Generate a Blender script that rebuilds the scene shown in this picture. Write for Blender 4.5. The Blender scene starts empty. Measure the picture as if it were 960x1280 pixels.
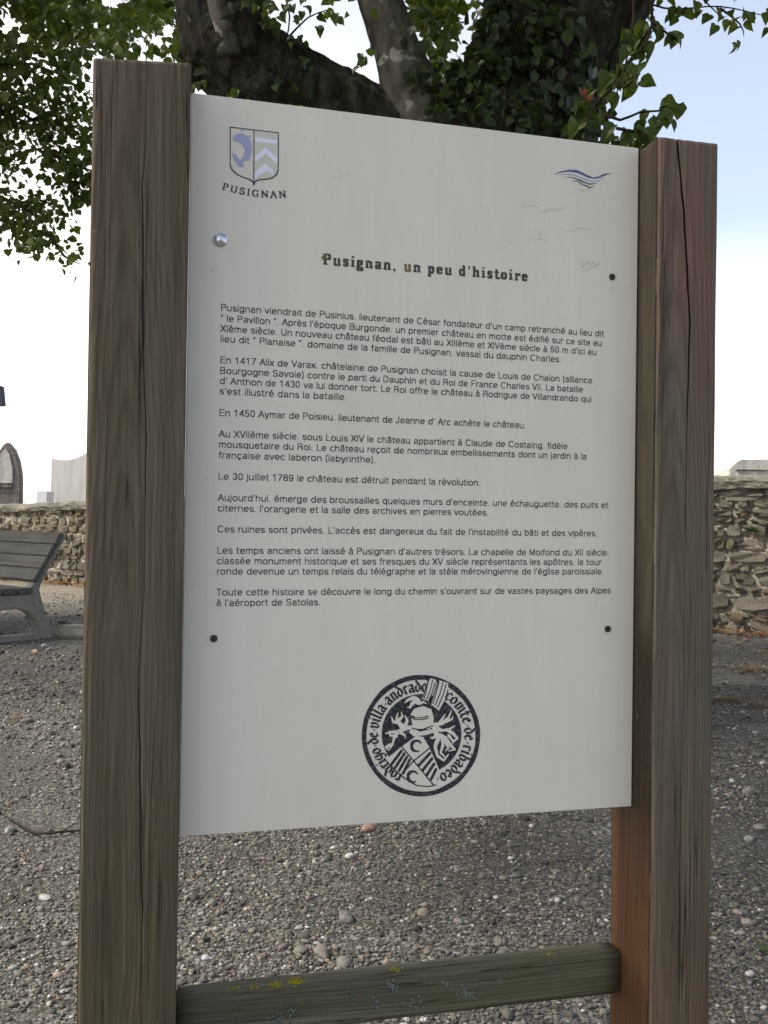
import bpy, bmesh, math, random
import numpy as np
from mathutils import Vector, Matrix, noise
random.seed(7); rng = np.random.default_rng(11)
SC = bpy.context.scene
COL = SC.collection
PI = math.pi

# ------------------------------------------------------------------ camera
FPX = 1191.97          # focal length in pixels of the 960x1280 photograph
PITCH, ROLL, EYE = 0.01104, 0.013852, 0.88
fw = Vector((0, math.cos(PITCH), math.sin(PITCH)))
rt0 = Vector((1, 0, 0)); up0 = rt0.cross(fw)
rt = rt0*math.cos(ROLL)+up0*math.sin(ROLL); up = rt.cross(fw)
cd = bpy.data.cameras.new('camera'); cam = bpy.data.objects.new('camera', cd); COL.objects.link(cam)
cd.sensor_fit = 'VERTICAL'; cd.sensor_height = 36; cd.lens = FPX/1280*36
cd.clip_start = 0.05; cd.clip_end = 2000
M = Matrix.Identity(4)
for i, a in enumerate((rt, up, -fw)):
    for j in range(3): M[j][i] = a[j]
M.translation = (0, 0, EYE); cam.matrix_world = M
SC.camera = cam

# ------------------------------------------------------------------ world, sun, exposure
SUN_EL, SUN_AZ = math.radians(48), math.radians(-104)   # azimuth from +Y towards +X
sund = Vector((math.sin(SUN_AZ)*math.cos(SUN_EL), math.cos(SUN_AZ)*math.cos(SUN_EL), math.sin(SUN_EL)))
w = bpy.data.worlds.new('World'); SC.world = w; w.use_nodes = True
nt = w.node_tree; N = nt.nodes; L = nt.links
bg = N['Background']; bg.inputs[1].default_value = 0.15
sky = N.new('ShaderNodeTexSky'); sky.sky_type = 'NISHITA'; sky.sun_disc = False
sky.sun_elevation = SUN_EL; sky.sun_rotation = SUN_AZ; sky.air_density = 1.0; sky.dust_density = 1.5; sky.ozone_density = 1.5
tc = N.new('ShaderNodeTexCoord')
def wm(op, a, b=None, clamp=False):
    n = N.new('ShaderNodeMath'); n.operation = op; n.use_clamp = clamp
    for k, v in enumerate((a, b)):
        if v is None: continue
        if hasattr(v, 'links'): L.new(v, n.inputs[k])
        else: n.inputs[k].default_value = v
    return n.outputs[0]
sep = N.new('ShaderNodeSeparateXYZ'); L.new(tc.outputs['Generated'], sep.inputs[0])
mp = N.new('ShaderNodeMapping'); mp.inputs['Scale'].default_value = (1.0, 1.0, 2.6); L.new(tc.outputs['Generated'], mp.inputs[0])
nz = N.new('ShaderNodeTexNoise'); nz.inputs['Scale'].default_value = 1.7; nz.inputs['Detail'].default_value = 6; nz.inputs['Roughness'].default_value = .5
nz.inputs['Distortion'].default_value = .6
L.new(mp.outputs[0], nz.inputs[0])
dp = N.new('ShaderNodeVectorMath'); dp.operation = 'DOT_PRODUCT'; L.new(tc.outputs['Generated'], dp.inputs[0]); dp.inputs[1].default_value = (-0.8, 0.1, 0.0)
horiz = wm('SUBTRACT', 1.0, wm('MULTIPLY', sep.outputs[2], 3.2), True)      # 1 at the horizon
fac = wm('ADD', wm('MULTIPLY', horiz, 1.0), wm('MULTIPLY', dp.outputs[1 if dp.outputs[0].type == 'VECTOR' else 0], 1.15))
fac = wm('ADD', fac, wm('MULTIPLY', nz.outputs[0], .6))
fac = wm('MAXIMUM', wm('SUBTRACT', fac, 0.0, True), .22)
mx = N.new('ShaderNodeMix'); mx.data_type = 'RGBA'
L.new(fac, mx.inputs[0]); L.new(sky.outputs[0], mx.inputs[6]); mx.inputs[7].default_value = (7.6, 7.2, 6.6, 1)
L.new(mx.outputs[2], bg.inputs[0])

sl = bpy.data.lights.new('sun', 'SUN'); so = bpy.data.objects.new('sun', sl); COL.objects.link(so)
sl.energy = 3.8; sl.angle = math.radians(4); sl.color = (1, .94, .84)
so.rotation_euler = sund.to_track_quat('Z', 'Y').to_euler()
SC.view_settings.view_transform = 'Standard'; SC.view_settings.look = 'None'
SC.view_settings.exposure = 0.7; SC.view_settings.gamma = 1
SC.cycles.max_bounces = 6; SC.cycles.transparent_max_bounces = 4

# ------------------------------------------------------------------ helpers
def ray(px, py):
    return fw + rt*((px-480)/FPX) + up*((640-py)/FPX)
def at(px, py, Y):                 # point seen at a pixel of the photograph, Y metres ahead
    d = ray(px, py); return Vector((0, 0, EYE)) + d*(Y/d.y)
def ground_at(px, py, z=0.0):
    d = ray(px, py); return Vector((0, 0, EYE)) + d*((z-EYE)/d.z)
def project(p):
    d = p-Vector((0, 0, EYE)); z = d.dot(fw)
    if z < .05: return None
    return 480+FPX*d.dot(rt)/z, 640-FPX*d.dot(up)/z

def tag(o, label=None, cat=None, group=None, kind=None):
    if label: o['label'] = label
    if cat: o['category'] = cat
    if group: o['group'] = group
    if kind: o['kind'] = kind
    return o
def empty(name, loc=(0, 0, 0), rz=0, parent=None):
    o = bpy.data.objects.new(name, None); COL.objects.link(o); o.location = loc; o.rotation_euler = (0, 0, rz)
    o.empty_display_size = .1
    if parent: o.parent = parent
    return o
def link(name, me, mats, parent=None, smooth=False):
    if not isinstance(mats, (list, tuple)): mats = [mats]
    if not me.materials:
        for m in mats: me.materials.append(m)
    if smooth: me.polygons.foreach_set('use_smooth', [True]*len(me.polygons))
    o = bpy.data.objects.new(name, me); COL.objects.link(o)
    if parent: o.parent = parent
    return o
def mesh(name, vs, fs):
    me = bpy.data.meshes.new(name); me.from_pydata([tuple(v) for v in vs], [], fs); me.update(); return me
def np_mesh(name, V, F, attr=None):
    """V (n,3), F (m,k) constant k"""
    me = bpy.data.meshes.new(name); k = F.shape[1]
    me.vertices.add(len(V)); me.vertices.foreach_set('co', np.ascontiguousarray(V, dtype=np.float32).ravel())
    me.loops.add(F.size); me.loops.foreach_set('vertex_index', np.ascontiguousarray(F, dtype=np.int32).ravel())
    me.polygons.add(len(F)); me.polygons.foreach_set('loop_start', np.arange(0, F.size, k, dtype=np.int32))
    if attr is not None:
        a = me.attributes.new('tone', 'FLOAT', 'POINT'); a.data.foreach_set('value', np.ascontiguousarray(attr, dtype=np.float32))
    me.update(calc_edges=True); me.validate(); return me
def box(x0, x1, y0, y1, z0, z1):
    v = [(x, y, z) for x in (x0, x1) for y in (y0, y1) for z in (z0, z1)]
    f = [(0, 1, 3, 2), (4, 6, 7, 5), (0, 4, 5, 1), (2, 3, 7, 6), (0, 2, 6, 4), (1, 5, 7, 3)]
    return v, f
def bevel_box(name, dims, bev=.004, seg=2, rough=0, cuts=0, seed=0):
    v, f = box(*dims); bm = bmesh.new(); vv = [bm.verts.new(p) for p in v]
    for q in f: bm.faces.new([vv[i] for i in q])
    bmesh.ops.recalc_face_normals(bm, faces=bm.faces)
    bmesh.ops.bevel(bm, geom=list(bm.edges), offset=bev, segments=seg, affect='EDGES')
    if cuts: bmesh.ops.subdivide_edges(bm, edges=[e for e in bm.edges if e.calc_length() > bev*3], cuts=cuts, use_grid_fill=True)
    if rough:
        for a in bm.verts:
            p = a.co*6+Vector((seed, seed*2, 0)); a.co += noise.noise_vector(p)*rough+noise.noise_vector(p*4)*rough*.4
    me = bpy.data.meshes.new(name); bm.to_mesh(me); bm.free(); return me
def prism(name, poly, axis_vec, depth, bev=0):
    """poly: list of Vector (planar); extruded along axis_vec*depth"""
    bm = bmesh.new(); a = [bm.verts.new(p) for p in poly]; f = bm.faces.new(a)
    r = bmesh.ops.extrude_face_region(bm, geom=[f]); nv = [g for g in r['geom'] if isinstance(g, bmesh.types.BMVert)]
    for q in nv: q.co += axis_vec*depth
    bmesh.ops.recalc_face_normals(bm, faces=bm.faces)
    if bev: bmesh.ops.bevel(bm, geom=[e for e in bm.edges if e.calc_face_angle(0) > .5], offset=bev, segments=2, affect='EDGES')
    me = bpy.data.meshes.new(name); bm.to_mesh(me); bm.free(); return me
def crom(pts, rad, step):
    P = [Vector(p) for p in pts]; P = [P[0]*2-P[1]]+P+[P[-1]*2-P[-2]]; R = [rad[0]]+list(rad)+[rad[-1]]
    out = []; ro = []
    for i in range(1, len(P)-2):
        n = max(2, int((P[i+1]-P[i]).length/step))
        for k in range(n):
            t = k/n; a, b, c, d = P[i-1], P[i], P[i+1], P[i+2]
            out.append(.5*((2*b)+(c-a)*t+(2*a-5*b+4*c-d)*t*t+(-a+3*b-3*c+d)*t**3))
            ro.append(R[i]+(R[i+1]-R[i])*(t*t*(3-2*t)))
    out.append(P[-2]); ro.append(R[-2]); return out, ro
def sweep_geo(pts, rad, seg=10, step=.05, disp=None, base=0):
    P, R = crom(pts, rad, step); V = []; F = []
    t = (P[1]-P[0]).normalized(); ref = Vector((1, 0, 0)) if abs(t.x) < .8 else Vector((0, 1, 0))
    s = (ref-t*ref.dot(t)).normalized()
    for i, p in enumerate(P):
        t = (P[min(i+1, len(P)-1)]-P[max(i-1, 0)]).normalized(); s = (s-t*s.dot(t)).normalized(); u = t.cross(s)
        for k in range(seg):
            a = 2*PI*k/seg; d = s*math.cos(a)+u*math.sin(a); r = R[i]
            if disp: r = disp(p, d, r, a, i)
            V.append(p+d*r)
        if i:
            o = base+(i-1)*seg
            for k in range(seg): F.append((o+k, o+(k+1) % seg, o+seg+(k+1) % seg, o+seg+k))
    n = len(P)
    F.append(tuple(base+k for k in reversed(range(seg)))); F.append(tuple(base+(n-1)*seg+k for k in range(seg)))
    return V, F
def sweep(name, pts, rad, mat, parent=None, seg=10, step=.05, disp=None):
    V, F = sweep_geo(pts, rad, seg, step, disp); return link(name, mesh(name, V, F), mat, parent, smooth=True)

# ------------------------------------------------------------------ materials
class NB:
    def __init__(s, name, rough=.8, spec=.3):
        s.m = bpy.data.materials.new(name); s.m.use_nodes = True; s.t = s.m.node_tree; s.N = s.t.nodes; s.L = s.t.links
        s.b = s.N['Principled BSDF']; s.b.inputs['Roughness'].default_value = rough; s.b.inputs['Specular IOR Level'].default_value = spec
        s.tc = s.N.new('ShaderNodeTexCoord')
    def coord(s, sc=(1, 1, 1), kind='Object', loc=(0, 0, 0)):
        n = s.N.new('ShaderNodeMapping'); n.inputs['Scale'].default_value = sc; n.inputs['Location'].default_value = loc
        s.L.new(s.tc.outputs[kind], n.inputs[0]); return n.outputs[0]
    def noise(s, co, scale, detail=5, rough=.55, dist=0):
        n = s.N.new('ShaderNodeTexNoise'); s.L.new(co, n.inputs[0]); n.inputs['Scale'].default_value = scale
        n.inputs['Detail'].default_value = detail; n.inputs['Roughness'].default_value = rough; n.inputs['Distortion'].default_value = dist
        return n.outputs[0]
    def vor(s, co, scale, feat='F1', out=0):
        n = s.N.new('ShaderNodeTexVoronoi'); n.feature = feat; s.L.new(co, n.inputs[0]); n.inputs['Scale'].default_value = scale; return n.outputs[out]
    def ramp(s, v, stops):
        n = s.N.new('ShaderNodeValToRGB'); s.L.new(v, n.inputs[0]); e = n.color_ramp.elements
        while len(e) < len(stops): e.new(.5)
        for k, (p, c) in enumerate(stops):
            e[k].position = p; e[k].color = (*c, 1) if hasattr(c, '__len__') else (c, c, c, 1)
        return n.outputs[0]
    def mix(s, f, a, b, mode='MIX'):
        n = s.N.new('ShaderNodeMix'); n.data_type = 'RGBA'; n.blend_type = mode
        for k, v in ((0, f), (6, a), (7, b)):
            if hasattr(v, 'links'): s.L.new(v, n.inputs[k])
            elif k == 0: n.inputs[0].default_value = v
            else: n.inputs[k].default_value = (*v, 1)
        return n.outputs[2]
    def math(s, op, a, b=0, clamp=False):
        n = s.N.new('ShaderNodeMath'); n.operation = op; n.use_clamp = clamp
        for k, v in enumerate((a, b)):
            if hasattr(v, 'links'): s.L.new(v, n.inputs[k])
            else: n.inputs[k].default_value = v
        return n.outputs[0]
    def attr(s, name):
        n = s.N.new('ShaderNodeAttribute'); n.attribute_name = name; return n.outputs['Fac']
    def geo(s, out): return s.N.new('ShaderNodeNewGeometry').outputs[out]
    def oinfo(s): return s.N.new('ShaderNodeObjectInfo').outputs['Random']
    def sepz(s, co, k=2):
        n = s.N.new('ShaderNodeSeparateXYZ'); s.L.new(co, n.inputs[0]); return n.outputs[k]
    def color(s, c):
        if hasattr(c, 'links'): s.L.new(c, s.b.inputs['Base Color'])
        else: s.b.inputs['Base Color'].default_value = (*c, 1)
    def bump(s, h, dist=.01, strength=1.0):
        n = s.N.new('ShaderNodeBump'); n.inputs['Distance'].default_value = dist; n.inputs['Strength'].default_value = strength
        s.L.new(h, n.inputs['Height']); s.L.new(n.outputs[0], s.b.inputs['Normal'])

def wood(name, dark, light, tint, tintamt=.5, green=(.07, .075, .04), greenamt=.5, scale=1.0, low=None, bumpd=.0012, axis=2, ring=(.0, -.02)):
    m = NB(name, .82, .25); big = (1, 1, 1)
    st = [38*scale]*3; st[axis] = 1.6; f2 = [150*scale]*3; f2[axis] = 5; lw = [7]*3; lw[axis] = 1.3
    g1 = m.noise(m.coord(tuple(st)), 1, 6, .62, .35); g2 = m.noise(m.coord(tuple(f2)), 1, 3, .6)
    lo = m.noise(m.coord(tuple(lw)), 1, 4, .55); lo2 = m.noise(m.coord(tuple(lw), loc=(3, 7, 1)), 1, 4, .6)
    c = m.ramp(g1, [(.3, dark), (.7, light)])
    c = m.mix(m.math('MULTIPLY', m.ramp(lo, [(.45, 0.0), (.62, 1.0)]), tintamt), c, tint)
    c = m.mix(m.math('MULTIPLY', m.ramp(lo2, [(.42, 0.0), (.62, 1.0)]), greenamt), c, green)
    if low:
        z = m.sepz(m.coord()); zz = m.math('ADD', z, m.math('MULTIPLY', lo, .9))
        f = m.ramp(zz, [(low[1], 1.0), (low[2], 0.0)])
        lc = m.ramp(g1, [(.3, tuple(x*.55 for x in low[0])), (.7, low[0])])
        c = m.mix(m.math('MULTIPLY', f, low[3]), c, lc)
    c = m.mix(m.ramp(g2, [(.35, .4), (.5, 0.0)]), c, m.mix(1.0, c, (.5, .48, .47), 'MULTIPLY'))
    P = m.coord(); o = [0, 1, 2]; o.remove(axis); z = m.sepz(P, axis)
    wz = m.coord(tuple(3.0 if k == axis else 9 for k in range(3)), loc=(2, 5, 8)); wob = m.noise(wz, 1, 4, .6); wf = m.noise(m.coord(tuple(7 if k == axis else 60 for k in range(3))), 1, 4, .6)
    X_ = m.math('ADD', m.sepz(P, o[0]), -ring[0]); X_ = m.math('ADD', X_, m.math('MULTIPLY', wob, .035))
    Y_ = m.math('ADD', m.math('ADD', m.sepz(P, o[1]), -ring[1]), m.math('MULTIPLY', m.math('SINE', m.math('MULTIPLY', z, 3.1)), .022))
    Rr = m.math('SQRT', m.math('ADD', m.math('MULTIPLY', X_, X_), m.math('MULTIPLY', Y_, Y_)))
    ph = m.math('ADD', m.math('MULTIPLY', Rr, 1150), m.math('MULTIPLY', wf, 5.0)); rg = m.math('SINE', ph)
    c = m.mix(m.ramp(rg, [(.05, .0), (.95, .5)]), c, m.mix(1.0, c, (.66, .62, .60), 'MULTIPLY'))
    ck = m.noise(m.coord(tuple(1.3 if k == axis else 75 for k in range(3)), loc=(1, 9, 4)), 1, 3, .5); mk = m.noise(m.coord(tuple(2.2 if k == axis else 24 for k in range(3)), loc=(8, 1, 1)), 1, 3, .5)
    ln_ = m.math('MULTIPLY', m.ramp(m.math('ABSOLUTE', m.math('SUBTRACT', ck, .5)), [(.004, .85), (.014, 0.0)]), m.ramp(mk, [(.48, 0.0), (.58, 1.0)]))
    c = m.mix(ln_, c, (.012, .010, .008))
    kn = m.noise(m.coord((60, 60, 60)), 1, 2, .5)
    c = m.mix(m.ramp(kn, [(.74, 0.0), (.80, .35)]), c, (.22, .22, .2))
    m.color(c); m.bump(m.math('ADD', m.math('SUBTRACT', m.math('MULTIPLY', g1, .6), m.math('MULTIPLY', ln_, .8)), m.math('ADD', m.math('MULTIPLY', g2, .5), m.math('MULTIPLY', rg, .12))), bumpd)
    return m.m
M_POST_L = wood('weathered_post_wood', (.080, .067, .050), (.142, .122, .093), (.142, .096, .074), .6, (.092, .082, .047), .6, low=((.122, .090, .042), .4, 1.6, .9), ring=(-.055, -.02))
M_POST_R = wood('weathered_post_wood_red', (.082, .066, .052), (.155, .130, .102), (.185, .100, .080), .85, (.110, .106, .076), .5, low=((.165, .098, .050), .4, 1.8, .85), ring=(.645, -.02))
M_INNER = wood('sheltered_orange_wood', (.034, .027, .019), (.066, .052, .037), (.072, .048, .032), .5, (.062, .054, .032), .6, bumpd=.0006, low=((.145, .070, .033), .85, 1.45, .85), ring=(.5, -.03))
M_ENDG = wood('end_grain_wood', (.04, .035, .03), (.11, .1, .085), (.12, .08, .06), .3)
m = NB('split_shade', .95, .05); m.color((.014, .011, .009)); M_SPLIT_SHADE = m.m  # near-black colour stands in for the shade deep in the post's split
M_RAIL = wood('mossy_rail_wood', (.060, .060, .042), (.150, .142, .108), (.14, .125, .09), .5, (.082, .090, .032), .75, axis=0, ring=(.04, .28))

def lichen(name, c1, c2):
    m = NB(name, .95, .1); n = m.noise(m.coord(), 400, 3); m.color(m.ramp(n, [(.35, c1), (.65, c2)])); m.bump(n, .001); return m.m
M_LY = lichen('yellow_lichen', (.22, .19, .015), (.42, .36, .04)); M_LG = lichen('grey_lichen', (.10, .115, .10), (.20, .22, .20))

m = NB('white_sign_sheet', .55, .35)
n1 = m.noise(m.coord((1, 1, .35)), 9, 5, .6); n2 = m.noise(m.coord((3, 1, .3)), 16, 4, .5); n3 = m.noise(m.coord(), 90, 2); n4 = m.noise(m.coord(loc=(4, 4, 4)), 210, 1)
c = m.ramp(n1, [(.3, (.625, .598, .535)), (.7, (.69, .665, .60))])
c = m.mix(m.ramp(n2, [(.5, 0.0), (.8, .22)]), c, (.55, .54, .47))
c = m.mix(m.ramp(n3, [(.76, 0.0), (.8, .55)]), c, (.3, .3, .26))
c = m.mix(m.ramp(n4, [(.80, 0.0), (.84, .6)]), c, (.22, .22, .2))
m.color(c); m.bump(n2, .0006); M_PANEL = m.m
def ink(name, col, wear=.5, bgc=(.5, .5, .48), sc=420):
    m = NB(name, .6, .3); n = m.noise(m.coord(), sc, 3, .6)
    m.color(m.mix(m.ramp(n, [(.5, 0.0), (.72, wear)]), col, bgc)); return m.m
M_INK = ink('worn_dark_ink', (.03, .03, .03), .28); M_INKT = ink('title_ink', (.04, .04, .034), .45, (.36, .35, .26), 500)
M_SEAL = ink('seal_navy_ink', (.018, .019, .026), .4, (.3, .3, .3), 260)
M_SEALBG = ink('seal_bare_sheet', (.66, .635, .572), 0)
M_BLUE = ink('faded_blue_ink', (.32, .35, .55), .3, (.42, .46, .6)); M_LAV = ink('lavender_ink', (.76, .72, .90), .15)
M_FIELD = ink('grey_field_ink', (.56, .57, .49), .2); M_WBLUE = ink('wave_blue_ink', (.05, .06, .24), .3); M_WL = ink('wave_pale_ink', (.3, .38, .62), .3)
M_WG = ink('wave_green_ink', (.06, .10, .12), .3); M_WY = ink('wave_yellow_ink', (.55, .5, .25), .5); M_SCR = ink('scratch_mark', (.50, .49, .46), .8, (.6, .58, .54))
M_PY = ink('lichen_stained_print', (.15, .15, .03), .5, (.08, .085, .045))
m = NB('stainless_steel', .28, .5); m.color((.6, .62, .68)); m.b.inputs['Metallic'].default_value = 1; M_STEEL = m.m
m = NB('rusty_screw', .7, .3); m.color(m.ramp(m.noise(m.coord(), 900, 2), [(.4, (.02, .018, .016)), (.7, (.1, .075, .05))])); M_RUST = m.m

m = NB('bark', .95, .15)
b1 = m.noise(m.coord((1, 1, .3)), 22, 8, .68, .4); b2 = m.noise(m.coord(), 5, 4, .6); b3 = m.noise(m.coord(), 60, 5, .6)
c = m.ramp(b1, [(.32, (.011, .010, .008)), (.5, (.045, .042, .034)), (.72, (.14, .13, .11))])
c = m.mix(m.ramp(b2, [(.5, 0.0), (.68, .55)]), c, (.035, .042, .018))
c = m.mix(m.ramp(m.noise(m.coord(loc=(5, 5, 5)), 7, 4, .55), [(.66, 0.0), (.7, .75)]), c, (.3, .3, .28))
m.color(c); m.bump(m.math('ADD', b1, m.math('MULTIPLY', b3, .35)), .035); M_BARK = m.m
m = NB('smooth_bark', .9, .2); b1 = m.noise(m.coord((1, 1, .5)), 16, 6, .6); c = m.ramp(b1, [(.3, (.045, .042, .036)), (.7, (.14, .13, .115))])
c = m.mix(m.ramp(m.noise(m.coord(loc=(9, 2, 3)), 9, 4), [(.6, 0.0), (.66, .7)]), c, (.32, .32, .31)); m.color(c); m.bump(b1, .012); M_BARKS = m.m
m = NB('twig_bark', .9, .2); m.color((.035, .028, .02)); M_TWIG = m.m

def leafmat(name, stops, rnd, tr=.45):
    m = NB(name, .45, .4)
    v = {'i': lambda: m.geo('Random Per Island'), 'o': m.oinfo}[rnd]()
    c = m.ramp(v, stops); c2 = m.mix(.35, c, m.ramp(m.noise(m.coord(), 60, 3), [(.35, tuple(x*.5 for x in stops[0][1])), (.65, stops[-1][1])]))
    m.color(c2)
    t = m.N.new('ShaderNodeBsdfTranslucent'); m.L.new(m.mix(1.0, c2, (1.9, 1.7, .65), 'MULTIPLY'), t.inputs[0])
    mxs = m.N.new('ShaderNodeMixShader'); mxs.inputs[0].default_value = tr
    m.L.new(m.b.outputs[0], mxs.inputs[1]); m.L.new(t.outputs[0], mxs.inputs[2]); m.L.new(mxs.outputs[0], m.N['Material Output'].inputs[0]); return m.m
LS = [(0, (.024, .052, .012)), (.5, (.050, .092, .019)), (1, (.105, .145, .03))]
M_LEAF = leafmat('lime_leaf', LS, 'i', .42); M_LEAFO = leafmat('lime_leaf_single', LS, 'o', .38)
M_IVY = leafmat('ivy_leaf', [(0, (.018, .035, .012)), (.5, (.034, .06, .022)), (.85, (.05, .085, .03)), (1, (.09, .13, .05))], 'o', .15)
M_DRY = leafmat('dry_leaf', [(0, (.13, .035, .02)), (.5, (.22, .085, .04)), (1, (.34, .25, .13))], 'i', .2)
M_RED = leafmat('red_leaf', [(0, (.30, .07, .04)), (1, (.38, .12, .07))], 'o', .2)
M_STRAW = leafmat('dry_grass', [(0, (.13, .085, .06)), (.5, (.20, .145, .10)), (1, (.30, .24, .17))], 'i', .2)
M_GRN = leafmat('green_weed', [(0, (.035, .07, .015)), (1, (.08, .13, .03))], 'i', .3)

def ground_mat():
    m = NB('gravel_soil', .95, .15); co = m.coord()
    v = m.vor(co, 150, 'F1', 1); vd = m.vor(co, 150, 'F1', 0); v2 = m.vor(co, 60, 'F1', 1); vd2 = m.vor(co, 60, 'F1', 0)
    big = m.noise(co, 1.1, 5, .6); fine = m.noise(co, 260, 4, .7); mid = m.noise(co, 9, 4, .6)
    cr = m.ramp(m.sepz(v, 0), [(0, (.055, .052, .046)), (.45, (.115, .108, .097)), (.78, (.19, .18, .163)), (1, (.36, .345, .32))])
    cr2 = m.ramp(m.sepz(v2, 1), [(0, (.065, .061, .055)), (.5, (.13, .122, .11)), (.85, (.22, .208, .19)), (1, (.42, .40, .38))])
    c = m.mix(m.ramp(vd2, [(.3, 1.0), (.5, 0.0)]), cr, cr2)
    c = m.mix(m.math('MULTIPLY', m.ramp(big, [(.42, 0.0), (.62, 1.0)]), .75), c, m.ramp(fine, [(.3, (.055, .051, .045)), (.7, (.115, .107, .096))]))
    c = m.mix(m.math('MULTIPLY', m.ramp(mid, [(.5, 0.0), (.7, 1.0)]), .3), c, (.10, .085, .065))
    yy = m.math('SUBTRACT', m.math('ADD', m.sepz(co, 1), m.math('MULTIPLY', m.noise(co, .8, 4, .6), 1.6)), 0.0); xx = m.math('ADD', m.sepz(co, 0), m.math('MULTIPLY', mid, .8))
    sunlit_tan = m.math('MULTIPLY', m.ramp(m.math('MULTIPLY', yy, .05), [(.465, 0.0), (.50, 1.0)]), m.ramp(m.math('ADD', m.math('MULTIPLY', xx, .1), .5), [(.36, 1.0), (.46, 0.0)]))
    c = m.mix(m.math('MULTIPLY', sunlit_tan, .75), c, m.ramp(m.math('ADD', m.math('MULTIPLY', fine, .6), m.math('MULTIPLY', mid, .4)), [(.35, (.17, .145, .11)), (.65, (.36, .32, .26))]))  # paler warm tan paints in the sunlit ground behind the bench
    m.color(c)
    h = m.math('ADD', m.math('MULTIPLY', vd, -.5), m.math('ADD', m.math('MULTIPLY', vd2, -.8), m.math('MULTIPLY', fine, .5)))
    m.bump(h, .012); return m.m
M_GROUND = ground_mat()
m = NB('pebble_stone', .8, .25); tn = m.attr('tone')
c = m.ramp(tn, [(0, (.052, .049, .045)), (.3, (.105, .100, .090)), (.55, (.172, .160, .142)), (.72, (.235, .20, .155)), (.8, (.195, .195, .19)), (.86, (.32, .315, .30)), (.93, (.50, .49, .47)), (.97, (.2, .125, .09)), (1, (.26, .24, .16))])
n = m.noise(m.coord(), 160, 4, .65); c = m.mix(.5, c, m.mix(1.0, c, m.ramp(n, [(.3, .5), (.7, 1.35)]), 'MULTIPLY')); m.color(c); m.bump(n, .003); M_PEB = m.m
def stonemat(name, stops, sc=18, bd=.02):
    m = NB(name, .92, .2); n = m.noise(m.coord(kind='Object'), sc*.15, 6, .68); n2 = m.noise(m.coord(), sc*3.4, 6, .75)
    c = m.ramp(m.oinfo(), stops); c = m.mix(.75, c, m.mix(1.0, c, m.ramp(n2, [(.28, .35), (.5, .95), (.75, 1.6)]), 'MULTIPLY'))
    c = m.mix(m.ramp(n, [(.55, 0.0), (.7, .3)]), c, (.24, .22, .15)); m.color(c); m.bump(n2, bd); return m.m
M_STONE = stonemat('rubble_stone', [(0, (.30, .26, .21)), (.25, (.50, .43, .33)), (.5, (.42, .37, .29)), (.7, (.56, .50, .41)), (.85, (.48, .38, .23)), (1, (.36, .33, .28))], 2.2, .25)
m = NB('old_mortar', .95, .1); n = m.noise(m.coord(), 9, 7, .65); n2 = m.noise(m.coord(), 60, 5, .7)
c = m.ramp(n, [(.3, (.26, .235, .19)), (.6, (.44, .40, .335)), (.75, (.54, .50, .44))]); c = m.mix(.5, c, m.mix(1.0, c, m.ramp(n2, [(.3, .4), (.7, 1.3)]), 'MULTIPLY')); m.color(c); m.bump(m.math('ADD', n, n2), .03); M_MORT = m.m
m = NB('coping_mortar', .95, .1); n = m.noise(m.coord(), 5, 7, .65); n2 = m.noise(m.coord(), 45, 5, .7)
c = m.ramp(n, [(.35, (.16, .148, .12)), (.6, (.32, .295, .245)), (.72, (.26, .245, .16))]); c = m.mix(.6, c, m.mix(1.0, c, m.ramp(n2, [(.3, .4), (.7, 1.4)]), 'MULTIPLY')); m.color(c); m.bump(m.math('ADD', n, n2), .035); M_COPE = m.m
def granite(name, a, b, sc=70, streak=0):
    m = NB(name, .75, .3); n = m.noise(m.coord(), sc, 3, .7); s = m.noise(m.coord((6, 6, .6)), 1.5, 4, .6)
    c = m.ramp(n, [(.35, a), (.65, b)]); c = m.mix(m.ramp(s, [(.45, 0.0), (.7, streak)]), c, tuple(x*.4 for x in a)); m.color(c); m.bump(n, .004); return m.m
M_GRAN = granite('pale_granite', (.52, .50, .47), (.74, .72, .69), 60, .35); M_GRAN2 = granite('white_marble', (.72, .72, .74), (.82, .82, .84), 20, .1)
M_OLD = granite('old_dark_tombstone', (.10, .09, .08), (.24, .22, .2), 25, .7); M_CROSS = granite('dark_cross_stone', (.04, .04, .06), (.08, .08, .11), 30, .2)
M_TOMB = granite('weathered_limestone', (.42, .39, .36), (.66, .62, .57), 30, .6)
M_CONC = granite('bench_concrete', (.19, .18, .16), (.29, .275, .25), 45, .3); 
M_SLAT = wood('grey_bench_slat', (.075, .074, .070), (.145, .143, .136), (.12, .118, .11), .4, (.10, .10, .09), .4, axis=0)
# ------------------------------------------------------------------ ground
gv = []; gf = []
def gz(x, y):
    return .018*noise.noise(Vector((x*.6, y*.6, 0)))+.010*noise.noise(Vector((x*2.3, y*2.3, 3)))+.003*noise.noise(Vector((x*9, y*9, 1)))
xs = [-400, -120, -50, -25, -14]+list(np.linspace(-8, -3.6, 12))+list(np.linspace(-3.4, 3.4, 120))+list(np.linspace(3.7, 8, 12))+[14, 25, 50, 120, 400]
ys = [-200, -60, -20, -6, -2, 0]+list(np.linspace(.5, 7, 130))+list(np.linspace(7.2, 18, 60))+[24, 40, 80, 160, 400, 900]
for y in ys:
    for x in xs: gv.append((x, y, gz(x, y) if abs(x) < 9 and -3 < y < 19 else 0))
nx = len(xs)
for j in range(len(ys)-1):
    for i in range(nx-1): gf.append((j*nx+i, j*nx+i+1, (j+1)*nx+i+1, (j+1)*nx+i))
g = link('ground', mesh('ground', gv, gf), M_GROUND, smooth=True); tag(g, 'grey gravelly ground in front of the cemetery wall', kind='structure')

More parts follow.
